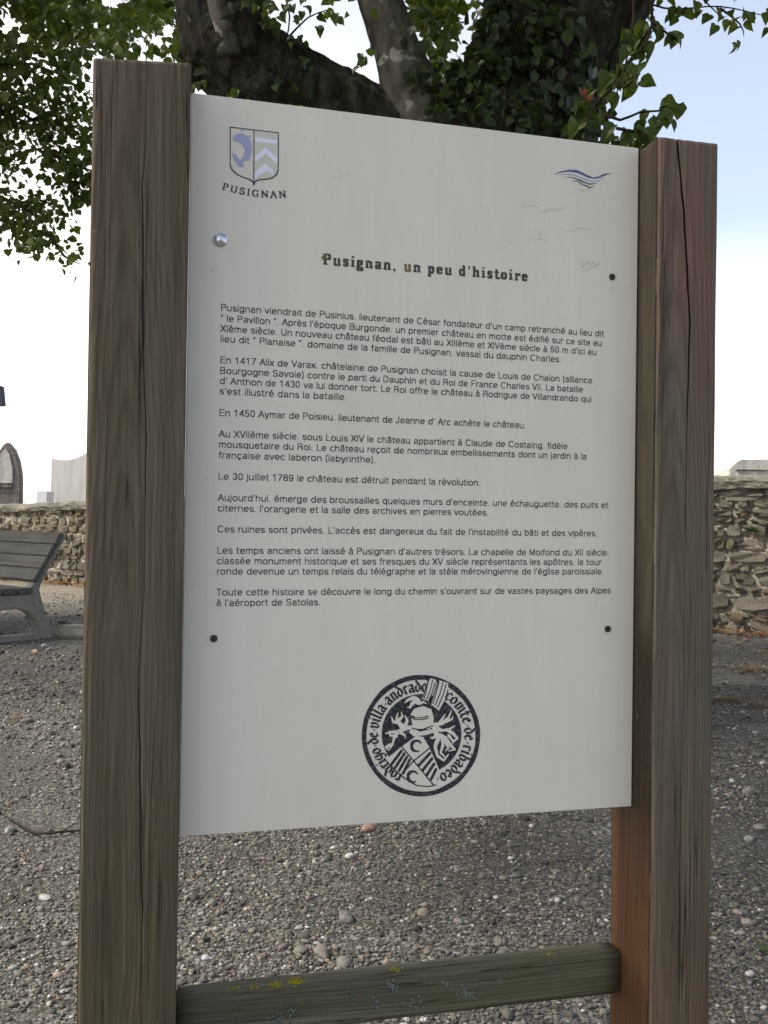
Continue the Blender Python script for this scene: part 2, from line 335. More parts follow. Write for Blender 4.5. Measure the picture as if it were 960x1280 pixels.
# pebbles -------------------------------------------------------------
def ico(sub):
    bm = bmesh.new(); bmesh.ops.create_icosphere(bm, subdivisions=sub, radius=1); bm.verts.ensure_lookup_table()
    V = np.array([v.co[:] for v in bm.verts]); F = np.array([[v.index for v in f.verts] for f in bm.faces]); bm.free(); return V, F
def pebbles(n_per, rmin, rmax, ylo, yhi, sub, sink=.35, bright=0.0):
    V0, F0 = ico(sub); A = []; T = []
    y = []; x = []
    def half(yy): return .42*yy+.55
    tot = int(n_per*(half(ylo)+half(yhi))*(yhi-ylo))
    yy = rng.uniform(ylo, yhi, tot*2); keep = rng.uniform(0, half(yhi), tot*2) < half(yy); yy = yy[keep][:tot]; tot = len(yy)
    xx = rng.uniform(-1, 1, tot)*half(yy)
    # patchy cover
    den = np.array([noise.noise(Vector((a*1.3, b*1.3, 7)))+.6*noise.noise(Vector((a*3.5, b*3.5, 2))) for a, b in zip(xx, yy)])
    k = rng.uniform(-.55, .45, tot) < den+.12; xx, yy = xx[k], yy[k]; n = len(xx)
    r = rmin+(rmax-rmin)*rng.random(n)**2.2
    sc = np.stack([r*rng.uniform(.85, 1.35, n), r*rng.uniform(.7, 1.05, n), r*rng.uniform(.45, .8, n)], 1)
    nv = len(V0); P = V0[None]*(1+rng.normal(0, .12 if sub == 1 else .09, (n, nv, 1)))
    P = P*sc[:, None]
    th = rng.uniform(0, 2*PI, n); tl = rng.normal(0, .25, n)
    c, s_ = np.cos(tl)[:, None], np.sin(tl)[:, None]; Y = P[..., 1]*c-P[..., 2]*s_; Z = P[..., 1]*s_+P[..., 2]*c; P[..., 1] = Y; P[..., 2] = Z
    c, s_ = np.cos(th)[:, None], np.sin(th)[:, None]; X = P[..., 0]*c-P[..., 1]*s_; Y = P[..., 0]*s_+P[..., 1]*c; P[..., 0] = X; P[..., 1] = Y
    gzz = np.array([gz(a, b) for a, b in zip(xx, yy)])
    P[..., 0] += xx[:, None]; P[..., 1] += yy[:, None]; P[..., 2] += (gzz+sc[:, 2]*(1-2*sink*.7))[:, None]
    tone = rng.random(n)**1.0; tone = np.where(rng.random(n) < .5, tone, tone*.74)
    F = (F0[None]+(np.arange(n)*nv)[:, None, None]).reshape(-1, 3)
    return P.reshape(-1, 3), F, np.repeat(tone, nv)
parts = [pebbles(15000, .002, .0055, 1.25, 3.1, 1), pebbles(3600, .003, .008, 3.1, 5.4, 1), pebbles(420, .004, .012, 5.2, 11, 1),
         pebbles(800, .005, .0095, 1.25, 3.3, 2), pebbles(18, .0095, .015, 1.25, 3.6, 2), pebbles(130, .009, .018, 3.3, 6.5, 1), pebbles(14, .015, .03, 3.6, 9, 2)]
V = []; F = []; T = []; o = 0
for a, b, c in parts: V.append(a); F.append(b+o); T.append(c); o += len(a)
me = np_mesh('gravel', np.concatenate(V), np.concatenate(F), np.concatenate(T))
tag(link('gravel', me, M_PEB, smooth=True), 'loose grey and white gravel pebbles covering the ground', 'gravel', kind='stuff')

# single larger stones
def rock(px, py, wpx, hrat, col, label, seed, flat=.6):
    p = ground_at(px, py); r = wpx/2/FPX*p.y; V0, F0 = ico(3); vs = []
    for v in V0:
        q = Vector(v); q *= 1+.22*noise.noise(q*1.3+Vector((seed, 0, 0)))+.07*noise.noise(q*4+Vector((0, seed, 0)))
        vs.append((q.x*r, q.y*r*hrat, q.z*r*flat))
    m = NB('stone_'+str(seed), .8, .25); n = m.noise(m.coord(), 90, 5, .65); m.color(m.ramp(n, [(.3, tuple(x*.6 for x in col)), (.7, tuple(x*1.25 for x in col))])); m.bump(n, .004)
    o = link('stone', mesh('stone', vs, [tuple(f) for f in F0]), m.m, smooth=True); o.location = (p.x, p.y, gz(p.x, p.y)+r*flat*.45); o.rotation_euler = (0, 0, seed)
    tag(o, label, 'stone')
rock(529, 1147, 17, .8, (.25, .21, .165), 'rounded tan stone lying on the gravel just above the wooden rail', 1)
rock(402, 1197, 30, .6, (.17, .16, .145), 'largest flat dark grey stone, partly hidden behind the mossy rail', 2, .55)
rock(376, 1193, 18, .9, (.16, .15, .135), 'brownish grey stone left of the largest flat stone behind the rail', 3)
rock(461, 1043, 24, .6, (.30, .20, .15), 'reddish oval stone just under the bottom edge of the white sheet', 4, .45)
rock(432, 1152, 30, .6, (.15, .14, .14), 'broad dark slate stone half sunk in gravel left of the tan stone', 5, .4)
rock(257, 1200, 12, .9, (.34, .34, .36), 'pale bluish white pebble near the left post above the rail', 6)
rock(936, 990, 22, .6, (.20, .19, .17), 'large smooth grey stone right of the right post', 7)
rock(915, 975, 9, .7, (.4, .4, .4), 'small pale stone close to the right post, left of the large smooth stone', 8)
rock(950, 1036, 16, .8, (.22, .21, .2), 'round dark stone near the right picture edge', 9)
rock(936, 1050, 14, .8, (.3, .29, .27), 'round grey stone below the large smooth stone right of the post', 10)
rock(12, 1041, 18, .6, (.26, .25, .24), 'grey stone lying beside the fallen twig', 11)
rock(56, 1128, 20, .6, (.33, .32, .3), 'pale flat stone on gravel left of the left post', 12, .4)
rock(392, 806, 1, .6, (.3, .3, .3), 'x', 13) if False else None
rock(55, 808, 9, .8, (.4, .4, .39), 'small pale stone on the gravel in front of the bench foot', 14)
rock(922, 1148, 13, .8, (.3, .24, .21), 'pinkish stone among gravel right of the right post', 15)
rock(933, 1160, 14, .8, (.32, .27, .23), 'tan rounded stone below the pinkish one right of the post', 16)

# ------------------------------------------------------------------ information sign
YAW = .252921397; A0 = Vector((-.240617, 1.149822, 0)); ZT = 1.396420
un = Vector((math.cos(YAW), math.sin(YAW), 0)); vn = Vector((-math.sin(YAW), math.cos(YAW), 0))
def S(px, py, v=0.0):              # pixel -> (s,z) on the sign's plane
    o = Vector((0, 0, EYE)); a = A0+vn*v; d = ray(px, py); t = (a-o).dot(vn)/d.dot(vn); q = o+d*t-a
    return q.dot(un), q.z
def T(px, py): s_, z_ = S(px, py, -.0033); return s_, z_-ZT
sign = empty('information_sign', A0, YAW)
tag(sign, 'white history information panel mounted between two weathered wooden posts', 'sign')

def post(name, s0, s1, v0, v1, ztop, crack, mats, inner_side, slope):
    nf = 76
    cz = [S(x, y, v0) for x, y, _ in crack]; cw = [c[2] for c in crack]
    cz = [(s, z, w_) for (s, z), w_ in zip(cz, cw)]; cz.sort(key=lambda q: q[1])
    def cr(z):
        if z <= cz[0][1]: return cz[0][0], cz[0][2]
        for a, b in zip(cz, cz[1:]):
            if z <= b[1]:
                t = (z-a[1])/(b[1]-a[1]); return a[0]+(b[0]-a[0])*t, a[2]+(b[2]-a[2])*t
        return cz[-1][0], cz[-1][2]
    zs = list(np.linspace(-.02, .18, 6)[:-1])+list(np.linspace(.18, ztop, 330)); rc = .0035
    V = []; F = []; MI = []; W = s1-s0
    k0 = None
    for zi, z in enumerate(zs):
        c, wd = cr(z); c += .0008*noise.noise(Vector((0, z*40, s0))); u0 = (c-s0)/W
        row = []
        kc = int(nf*.5)
        # front, left to right, columns warped so that three follow the split
        us = [u0*W*(k/(kc)) for k in range(kc)]+[u0*W]+[u0*W+(W-u0*W)*(k/(nf-kc)) for k in range(1, nf-kc+1)]
        us[kc-1] = u0*W-wd*.5; us[kc+1] = u0*W+wd*.5
        for k, x in enumerate(us):
            e = min(x, W-x); rr = rc+.002*abs(noise.noise(Vector((x, z*9, s0*9))))
            y = v0+(rr-math.sqrt(max(0, rr*rr-(rr-e)**2)) if e < rr else 0)
            y += .0009*noise.noise(Vector((x*160, z*5, s0)))+.0005*noise.noise(Vector((x*420, z*14, s0)))+.0012*noise.noise(Vector((x*18, z*2.2, s0+4)))
            if k == kc: y += min(.014, wd*5+.0015)
            row.append((s0+x, y))
        nfr = len(row)
        for k in range(1, 14):       # right side
            y = v0+rc+(v1-v0-rc)*k/13; row.append((s1+.0006*noise.noise(Vector((y*160, z*5, 9))), y))
        for k in range(1, 10): row.append((s1-(W)*k/10, v1))
        for k in range(0, 14):
            y = v1-(v1-v0-rc)*k/13; row.append((s0+.0006*noise.noise(Vector((y*160, z*5, 2))), y))
        n = len(row)
        for x, y in row: V.append((x, y, z+slope*(x-s0)*max(0, z/ztop)**12))
        if zi:
            o = (zi-1)*n
            for k in range(n):
                F.append((o+k, o+(k+1) % n, o+n+(k+1) % n, o+n+k))
                side = 'f' if k < nfr-1 else ('r' if k < nfr+12 else ('b' if k < nfr+22 else 'l'))
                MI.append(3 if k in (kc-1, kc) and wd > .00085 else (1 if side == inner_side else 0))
    o = (len(zs)-1)*n; c = len(V); V.append(((s0+s1)/2, (v0+v1)/2, ztop+.001+slope*(s1-s0)/2))
    for k in range(n): F.append((o+k, o+(k+1) % n, c)); MI.append(2)
    me = mesh(name, V, F)
    for q in mats: me.materials.append(q)
    me.polygons.foreach_set('material_index', MI); me.polygons.foreach_set('use_smooth', [i != 2 for i in MI])
    ob = bpy.data.objects.new(name, me); COL.objects.link(ob); ob.parent = sign; return ob
VF, VB = -.052, .056
post('post', -.1115, -.0025, VF, VB, ZT+.004, [(184, 84, .0004), (183, 180, .0005), (178, 236, .0010), (179, 300, .0014), (179, 447, .0009), (183, 543, .0011), (181, 632, .0008), (180, 740, .0006), (173, 850, .0008), (175, 928, .0014), (176, 1071, .0010), (178, 1143, .001), (176, 1280, .0008)], [M_POST_L, M_INNER, M_ENDG, M_SPLIT_SHADE], 'r', .075)['label'] = 'grey left post with a fine vertical crack'
post('post', .6025, .6910, VF, VB, ZT-.0035, [(846, 172, .0030), (855, 265, .0030), (862.5, 400, .0026), (860, 500, .0016), (858.7, 560, .0010), (857, 650, .0009), (857, 700, .0006), (855, 880, .0006), (850, 986, .0006), (850, 1190, .0006)], [M_POST_R, M_INNER, M_ENDG, M_SPLIT_SHADE], 'l', 0)['label'] = 'reddish right post split open near its top'

# horizontal rail
rl = bevel_box('rail', (-.0025, .6022, .022, .058, ZT-1.162, ZT-1.102), .006, 3, .0022, 24, 3)
rl_o = link('rail', rl, M_RAIL, sign, smooth=True); rl_o['label'] = 'green mossy horizontal rail with lichen'
def lichen_patch(parent, origin, ax, ay, nrm, clusters, mat, label=None):
    bm = bmesh.new(); k = 0
    for (x, y, r, n_) in clusters:
        for i in range(int(n_*6)):
            a = random.uniform(0, 2*PI); d = abs(random.gauss(0, r*.75)); rr = min(r*random.uniform(.04, .17), .0022)
            if noise.noise(Vector((x+math.cos(a)*d, y+math.sin(a)*d, r))*190) < -.05: continue
            ctr = origin+ax*(x+math.cos(a)*d)+ay*(y+math.sin(a)*d*.8)+nrm*(.0006+.00003*(k % 40)); k += 1
            pts = []
            for q in range(9):
                b = 2*PI*q/9; rad = rr*random.uniform(.6, 1.1); pts.append(bm.verts.new(ctr+ax*math.cos(b)*rad+ay*math.sin(b)*rad-nrm*.001))
            c = bm.verts.new(ctr+nrm*.0006)
            for q in range(9): bm.faces.new((pts[q], pts[(q+1) % 9], c))
    me = bpy.data.meshes.new('lichen_patch'); bm.to_mesh(me); bm.free(); o = link('lichen_patch', me, mat, parent); o['kind'] = 'stuff'
    if label: o['label'] = label
X3, Y3, Z3 = Vector((1, 0, 0)), Vector((0, 1, 0)), Vector((0, 0, 1))
top = Vector((0, 0, ZT-1.1010)); fr = Vector((0, .0215, 0))
def rt_(px, py):   # pixel -> point on the rail's top
    q = ground_at(px, py, ZT-1.102)-A0; return q.dot(un), q.dot(vn)
cl = [(*rt_(344, 1232), .006, 18), (*rt_(372, 1240), .007, 26), (*rt_(318, 1240), .005, 9), (*rt_(293, 1240), .004, 6), (*rt_(370, 1226), .004, 6), (*rt_(494, 1213), .005, 14), (*rt_(686, 1195), .004, 7)]
lichen_patch(rl_o, top, X3, Y3, Z3, [(a, min(max(b, .030), .05), r*1.35, int(n*1.5)) for a, b, r, n in cl], M_LY, 'yellow lichen spots on top of the rail')
def rf_(px, py): a, b = S(px, py, .0215); return a, b-ZT
cl = [(*rf_(355, 1270), .012, 40), (*rf_(365, 1256), .006, 10), (*rf_(515, 1254), .011, 34), (*rf_(585, 1242), .012, 42), (*rf_(437, 1246), .008, 16), (*rf_(300, 1262), .004, 4), (*rf_(470, 1252), .012, 8), (*rf_(560, 1230), .014, 10), (*rf_(625, 1225), .008, 6), (*rf_(690, 1205), .008, 7), (*rf_(490, 1232), .012, 12)]
lichen_patch(rl_o, fr, X3, Vector((0, 0, 1)), Vector((0, -1, 0)), [(a, max(min(b, -1.112), -1.153)+ZT, r, n) for a, b, r, n in cl], M_LG, 'grey lichen blotches on the front of the rail')

# the sheet
PW, PH = .6, .89635
pan = link('panel', bevel_box('panel', (0, PW, -.003, .003, ZT-PH, ZT), .0008, 2), M_PANEL, sign)
pan['label'] = 'off white printed sheet with French history text'
FRONT = -.0033
def flat(name, polys, mat, parent=pan, lift=0.0):
    """polys: lists of (s, z-from-top) in metres; each is a thin layer of print"""
    vs = []; fs = []
    for k, P in enumerate(polys):
        o = len(vs); y = FRONT-lift-(k % 16)*6e-6
        ar = sum(P[i][0]*P[(i+1) % len(P)][1]-P[(i+1) % len(P)][0]*P[i][1] for i in range(len(P)))
        if ar < 0: P = P[::-1]
        if len(P) < 3: continue
        for s, t in P: vs.append((s, y, ZT+t))
        fs.append(tuple(range(o, o+len(P))))
    o = link(name, mesh(name, vs, fs), mat, parent)
    if len(polys) > 1: o['kind'] = 'stuff'
    return o
def hull(pts):
    pts = sorted(set(pts)); 
    def half(p):
        h = []
        for q in p:
            while len(h) > 1 and (h[-1][0]-h[-2][0])*(q[1]-h[-2][1])-(h[-1][1]-h[-2][1])*(q[0]-h[-2][0]) <= 0: h.pop()
            h.append(q)
        return h
    a = half(pts); b = half(pts[::-1]); return a[:-1]+b[:-1]
def pen(line, nw, nh, ang=0, taper=None):
    """broad-nib stroke: convex pieces along a polyline"""
    ca, sa = math.cos(ang), math.sin(ang); out = []
    def nib(p, f): return [(p[0]+(dx*ca-dy*sa)*f, p[1]+(dx*sa+dy*ca)*f) for dx in (-nw/2, nw/2) for dy in (-nh/2, nh/2)]
    n = len(line)
    for i in range(n-1):
        f0 = f1 = 1
        if taper: f0, f1 = taper(i/(n-1)), taper((i+1)/(n-1))
        out.append(hull(nib(line[i], f0)+nib(line[i+1], f1)))
    return out
def arc(cx, cy, rx, ry, a0, a1, n=14):
    return [(cx+rx*math.cos(math.radians(a0+(a1-a0)*i/n)), cy+ry*math.sin(math.radians(a0+(a1-a0)*i/n))) for i in range(n+1)]

# body text, one part per printed line -------------------------------------------------
LINES = [
 ("Pusignan viendrait de Pusinius. lieutenant de César fondateur d'un camp retranché au lieu dit", .0392, .5508, -.2612),
 ("\" le Pavillon \". Après l'époque Burgonde. un premier château en motte est édifié sur ce site au", .0394, .5480, -.2742),
 ("XIème siècle. Un nouveau château féodal est bâti au XIIIème et XIVème siècle à 50 m d'ici au", .0394, .5400, -.2868),
 ("lieu dit \" Planaise \". domaine de la famille de Pusignan. vassal du dauphin Charles.", .0394, .4886, -.2994),
 ("En 1417 Alix de Varax. châtelaine de Pusignan choisit la cause de Louis de Chalon (alliance", .0394, .5346, -.3252),
 ("Bourgogne Savoie) contre le parti du Dauphin et du Roi de France Charles VII. La bataille", .0394, .5211, -.3380),
 ("d' Anthon de 1430 va lui donner tort. Le Roi offre le château à Rodrigue de Villandrando qui", .0394, .5335, -.3505),
 ("s'est illustré dans la bataille.", .0394, .1974, -.3631),
 ("En 1450 Aymar de Poisieu. lieutenant de Jeanne d' Arc achète le château.", .0394, .4393, -.3893),
 ("Au XVIIème siècle. sous Louis XIV le château appartient à Claude de Costaing. fidèle", .0394, .4994, -.4150),
 ("mousquetaire du Roi. Le château reçoit de nombreux embellissements dont un jardin à la", .0394, .5276, -.4278),
 ("française avec laberon (labyrinthe).", .0394, .2361, -.4408),
 ("Le 30 juillet 1789 le château est détruit pendant la révolution.", .0394, .3768, -.4666),
 ("Aujourd'hui. émerge des broussailles quelques murs d'enceinte. une échauguette. des puits et", .0394, .5602, -.4926),
 ("citernes. l'orangerie et la salle des archives en pierres voutées.", .0394, .3885, -.5053),
 ("Ces ruines sont privées. L'accès est dangereux du fait de l'instabilité du bâti et des vipères.", .0394, .5442, -.5308),
 ("Les temps anciens ont laissé à Pusignan d'autres trésors. La chapelle de Moifond du XII siècle.", .0394, .5620, -.5566),
 ("classée monument historique et ses fresques du XV siècle représentants les apôtres. la tour", .0394, .5511, -.5694),
 ("ronde devenue un temps relais du télégraphe et la stèle mérovingienne de l'église paroissiale.", .0394, .5543, -.5820),
 ("Toute cette histoire se découvre le long du chemin s'ouvrant sur de vastes paysages des Alpes", .0394, .5653, -.6074),
 ("à l'aéroport de Satolas.", .0394, .1677, -.6202)]
W_, XH = .132, .72
def _font():
    A = arc; x = XH; G = {}
    def bowl(cx=.3, r=.24): return A(cx, x/2, r, x/2, 0, 360, 12)
    G['a'] = ([A(.29, x*.68, .2, x*.32, 150, 0, 6)+[(.49, .02)], A(.27, x*.27, .2, x*.27, 80, 320, 8), [(.49, x*.55), (.3, x*.52)]], .6)
    G['b'] = ([[(.08, 0), (.08, 1)], bowl(.31)], .62); G['d'] = ([[(.55, 0), (.55, 1)], bowl(.31)], .64)
    G['c'] = ([A(.31, x/2, .25, x/2, 48, 312, 10)], .56); G['e'] = ([[(.07, x*.5), (.55, x*.5)]+A(.31, x/2, .24, x/2, 0, 312, 11)], .62)
    G['f'] = ([A(.29, .84, .14, .16, 90, 180, 4)+[(.15, 0)], [(.02, x-.03), (.3, x-.03)]], .33); G['g'] = ([bowl(.31), [(.55, x), (.55, 0)]+A(.31, -.05, .24, .2, 0, -150, 6)], .64)
    G['h'] = ([[(.08, 0), (.08, 1)], A(.3, x-.25, .22, .25, 170, 0, 6)+[(.52, 0)]], .61); G['i'] = ([[(.08, 0), (.08, x-.02)], [(.08, .93), (.08, .97)]], .17)
    G['j'] = ([[(.1, x-.02), (.1, -.12), (.0, -.24)], [(.1, .93), (.1, .97)]], .2); G['l'] = ([[(.08, 0), (.08, 1)]], .17); G['k'] = ([[(.08, 0), (.08, 1)], [(.5, x), (.1, .3)], [(.25, .4), (.52, 0)]], .54)
    G['m'] = ([[(.08, 0), (.08, x)], A(.26, x-.22, .18, .22, 170, 0, 5)+[(.44, 0)], A(.62, x-.22, .18, .22, 170, 0, 5)+[(.8, 0)]], .89); G['n'] = ([[(.08, 0), (.08, x)], A(.3, x-.25, .22, .25, 170, 0, 6)+[(.52, 0)]], .61)
    G['o'] = ([bowl(.32, .26)], .65); G['p'] = ([[(.08, -.27), (.08, x)], bowl(.31)], .62); G['q'] = ([[(.55, -.27), (.55, x)], bowl(.31)], .64)
    G['r'] = ([[(.08, 0), (.08, x)], A(.28, x-.25, .2, .25, 165, 75, 4)], .36); G['s'] = ([A(.27, x*.74, .19, x*.26, 35, 250, 7)+A(.27, x*.26, .2, x*.26, 80, -150, 7)], .52)
    G['t'] = ([[(.14, .92), (.14, .12), (.2, .01), (.3, .01)], [(.02, x-.03), (.3, x-.03)]], .35); G['u'] = ([[(.08, x)]+A(.3, .25, .22, .25, 180, 350, 6), [(.52, x), (.52, 0)]], .61)
    G['v'] = ([[(.03, x), (.27, 0), (.51, x)]], .54); G['x'] = ([[(.04, x), (.48, 0)], [(.04, 0), (.48, x)]], .52); G['y'] = ([[(.03, x), (.27, .02)], [(.51, x), (.24, -.15), (.1, -.25)]], .54); G['z'] = ([[(.05, x), (.46, x), (.04, 0), (.48, 0)]], .52)
    G['A'] = ([[(.03, 0), (.35, 1), (.67, 0)], [(.15, .34), (.55, .34)]], .7); G['B'] = ([[(.09, 0), (.09, 1), (.4, 1)]+A(.4, .76, .19, .24, 90, -90, 6)+[(.09, .52)], A(.42, .26, .2, .26, 90, -90, 6)+[(.09, 0)]], .71)
    G['C'] = ([A(.4, .5, .34, .5, 48, 312, 12)], .77); G['D'] = ([[(.09, 0), (.09, 1), (.33, 1)]+A(.33, .5, .33, .5, 90, -90, 9)+[(.09, 0)]], .75); G['E'] = ([[(.6, 1), (.09, 1), (.09, 0), (.61, 0)], [(.09, .52), (.56, .52)]], .66)
    G['F'] = ([[(.58, 1), (.09, 1), (.09, 0)], [(.09, .52), (.52, .52)]], .61); G['J'] = ([[(.4, 1), (.4, .22)]+A(.22, .2, .18, .2, 0, -175, 6)], .52); G['L'] = ([[(.09, 1), (.09, 0), (.54, 0)]], .57)
    G['P'] = ([[(.09, 0), (.09, 1), (.38, 1)]+A(.38, .74, .21, .26, 90, -90, 6)+[(.09, .48)]], .66); G['R'] = ([[(.09, 0), (.09, 1), (.4, 1)]+A(.4, .76, .2, .24, 90, -90, 6)+[(.09, .52)], [(.42, .5), (.6, .3), (.62, 0)]], .72)
    G['S'] = ([A(.34, .75, .24, .25, 30, 250, 8)+A(.34, .26, .27, .26, 75, -160, 8)], .68); G['T'] = ([[(.03, 1), (.59, 1)], [(.31, 1), (.31, 0)]], .62); G['U'] = ([[(.09, 1)]+A(.35, .28, .26, .28, 180, 360, 8)+[(.61, 1)]], .71)
    G['V'] = ([[(.03, 1), (.33, 0), (.63, 1)]], .66); G['X'] = ([[(.05, 1), (.61, 0)], [(.04, 0), (.6, 1)]], .65); G['I'] = ([[(.09, 0), (.09, 1)]], .2); G['Q'] = G['C']; G['M'] = ([[(.09, 0), (.09, 1), (.4, .05), (.71, 1), (.71, 0)]], .81)
    G['0'] = ([A(.3, .5, .23, .5, 0, 360, 14)], .6); G['1'] = ([[(.12, .76), (.32, .98), (.32, 0)]], .6); G['3'] = ([A(.29, .76, .2, .24, 160, -80, 7), A(.29, .27, .23, .27, 80, -160, 8)], .6); G['4'] = ([[(.43, 0), (.43, 1), (.05, .28), (.57, .28)]], .6)
    G['5'] = ([[(.5, 1), (.15, 1), (.1, .5)]+A(.29, .31, .23, .31, 130, -155, 9)], .6); G['7'] = ([[(.06, .99), (.54, .99), (.28, .4), (.2, 0)]], .6); G['8'] = ([A(.3, .76, .2, .23, 0, 360, 10), A(.3, .27, .24, .27, 0, 360, 11)], .6)
    G['9'] = ([A(.3, .68, .22, .31, 0, 360, 11), A(.28, .4, .24, .4, 10, -140, 7)], .6); G['6'] = G['9']
    G['.'] = ([[(.1, .0), (.1, .05)]], .24); G["'"] = ([[(.1, 1), (.08, .76)]], .19); G['"'] = ([[(.08, 1), (.06, .8)], [(.2, 1), (.18, .8)]], .3); G['('] = ([[(.22, 1.03), (.1, .7), (.1, .15), (.22, -.2)]], .3); G[')'] = ([[(.06, 1.03), (.18, .7), (.18, .15), (.06, -.2)]], .3); G[' '] = ([], .3)
    def acc(b, kind):
        st, wd = G[b]; c = wd/2-.02
        m = {"'": [[(c-.05, .88), (c+.09, 1.04)]], '`': [[(c+.05, .88), (c-.09, 1.04)]], '^': [[(c-.14, .88), (c, 1.02), (c+.14, .88)]], ',': [[(c, .0), (c+.05, -.12), (c-.07, -.2)]]}[kind]
        return st+m, wd
    for ch, b, kd in (('é', 'e', "'"), ('è', 'e', '`'), ('ê', 'e', '^'), ('â', 'a', '^'), ('à', 'a', '`'), ('ô', 'o', '^'), ('ç', 'c', ',')): G[ch] = acc(b, kd)
    return G
FONT = _font(); CAP = .0076
for body, s0, s1, t in LINES:
    x = 0; items = []
    for ch in body: items.append((x, FONT[ch][0])); x += FONT[ch][1]+.065
    kx = (s1-s0)/(x-.065); polys = []
    for gx, st in items:
        dy = random.uniform(-.012, .012)
        for q in st:
            q = [(s0+(gx+a)*kx, t+(b+dy)*CAP) for a, b in q]; polys += pen(q, W_*CAP, W_*CAP*.92)
    flat('text_line', polys, M_INK)

# serif letters for the title and the crest's name
def serif(ch, SW, TH):
    Vv = lambda x, a, b: pen([(x, a), (x, b)], SW, .001)
    Hh = lambda a, b, y: pen([(a, y), (b, y)], .001, TH)
    Ar = lambda *q: pen(arc(*q), SW, TH)
    b = TH/2; x1 = .68-b
    G = {
     'P': lambda: (Vv(.25, 0, 1)+Hh(.06, .48, b)+Hh(.06, .55, 1-b)+Ar(.5, .73, .2, .23, -90, 90)+Hh(.25, .5, .5), .88),
     'u': lambda: (Vv(.23, .1, .68)+Hh(.06, .25, x1)+Ar(.42, .2, .2, .17, 180, 330)+Vv(.62, 0, .68)+Hh(.46, .64, x1)+Hh(.6, .8, b), .86),
     's': lambda: (Ar(.34, .49, .16, .15, 30, 250)+Ar(.34, .19, .16, .15, 100, -160)+Vv(.5, .46, .64)+Vv(.17, .04, .2), .68),
     'i': lambda: (Vv(.25, 0, .68)+Hh(.06, .27, x1)+Hh(.06, .44, b)+Vv(.25, .82, .99), .5),
     'g': lambda: (Ar(.34, .44, .18, .2, 0, 360)+Ar(.36, -.12, .24, .14, 0, 360)+Hh(.5, .68, .6)+Ar(.25, .12, .1, .1, 90, 270)+Hh(.2, .45, .03), .74),
     'n': lambda: (Vv(.23, 0, .68)+Hh(.06, .27, x1)+Hh(.06, .4, b)+Ar(.42, .46, .2, .17, 150, 0)+Vv(.62, 0, .5)+Hh(.47, .8, b), .86),
     'a': lambda: (Vv(.54, .08, .5)+Ar(.36, .5, .18, .14, 160, 0)+Ar(.35, .2, .18, .16, 20, 340)+Hh(.54, .72, b), .76),
     ',': lambda: (Vv(.2, -.02, .15)+pen([(.24, .05), (.2, -.1), (.12, -.18)], .07, .03), .5),
     ' ': lambda: ([], .42),
     'p': lambda: (Vv(.23, -.3, .68)+Hh(.06, .27, x1)+Hh(.06, .42, b-.3)+Ar(.43, .34, .19, .29, -140, 140), .82),
     'e': lambda: (Ar(.36, .34, .22, .29, 10, 320)+Hh(.16, .58, .37), .74),
     'd': lambda: (Vv(.58, 0, 1)+Hh(.4, .6, 1-b)+Hh(.56, .76, b)+Ar(.38, .34, .2, .29, 40, 320), .84),
     "'": lambda: (pen([(.2, .98), (.2, .8), (.14, .68)], .15, .05), .4),
     'h': lambda: (Vv(.23, 0, 1)+Hh(.06, .27, 1-b)+Hh(.06, .4, b)+Ar(.42, .46, .2, .17, 150, 0)+Vv(.62, 0, .5)+Hh(.47, .8, b), .86),
     't': lambda: (Vv(.27, .1, .9)+Hh(.06, .52, x1)+Ar(.42, .17, .14, .13, 180, 330), .6),
     'o': lambda: (Ar(.36, .34, .22, .29, 0, 360), .76),
     'r': lambda: (Vv(.25, 0, .68)+Hh(.06, .27, x1)+Hh(.06, .46, b)+Ar(.46, .46, .18, .18, 160, 50)+Vv(.58, .44, .6), .7),
     'U': lambda: (Vv(.22, .3, 1)+Vv(.78, .3, 1)+Hh(.06, .4, 1-b)+Hh(.62, .94, 1-b)+Ar(.5, .3, .28, .26, 180, 360), 1.02),
     'S': lambda: (Ar(.4, .74, .22, .22, 30, 270)+Ar(.4, .28, .24, .24, 90, -150)+Vv(.62, .7, .98)+Vv(.14, .02, .3), .82),
     'I': lambda: (Vv(.26, 0, 1)+Hh(.08, .44, b)+Hh(.08, .44, 1-b), .54),
     'G': lambda: (Ar(.5, .5, .36, .46, 50, 310)+Vv(.76, .1, .42)+Hh(.56, .92, .45)+Vv(.76, .7, .98), 1.04),
     'N': lambda: (Vv(.2, 0, 1)+Vv(.8, 0, 1)+pen([(.2, 1-b), (.8, b)], SW, TH)+Hh(.05, .36, b)+Hh(.05, .3, 1-b)+Hh(.66, .95, 1-b), 1.02),
     'A': lambda: (pen([(.16, 0), (.48, 1)], SW*.7, TH)+pen([(.48, 1), (.82, 0)], SW, TH)+Hh(.26, .7, .32)+Hh(.02, .32, b)+Hh(.64, .98, b), 1.02)}
    return G[ch]()
polys = []; x = 0; stained = []
TXT = "Pusignan, un peu d'histoire"; glyphs = []
for ch in TXT:
    g_, wd = serif(ch, .25, .135); glyphs.append((x, g_)); x += wd+.10
SX = (.4401-.1648)/(x-.16); H_ = .0140
for i, (gx, g_) in enumerate(glyphs):
    tgt = stained if i in (10,) else polys
    for P in g_: tgt.append([(.1648-.06*SX+(gx+px)*SX, -.1952+pz*H_) for px, pz in P])
link_t = flat('title_lettering', polys, M_INKT); link_t['label'] = 'bold serif title across the top of the sheet'
flat('title_lettering', stained, M_PY)['label'] = 'title letter stained yellow green'
c0, c1 = T(404.5, 322); flat('lichen_spot', [[(c0+.003*math.cos(a)*random.uniform(.5, 1), c1+.004*math.sin(a)*random.uniform(.6, 1)) for a in np.linspace(0, 2*PI, 9)[:-1]]], M_PY, lift=.00012)
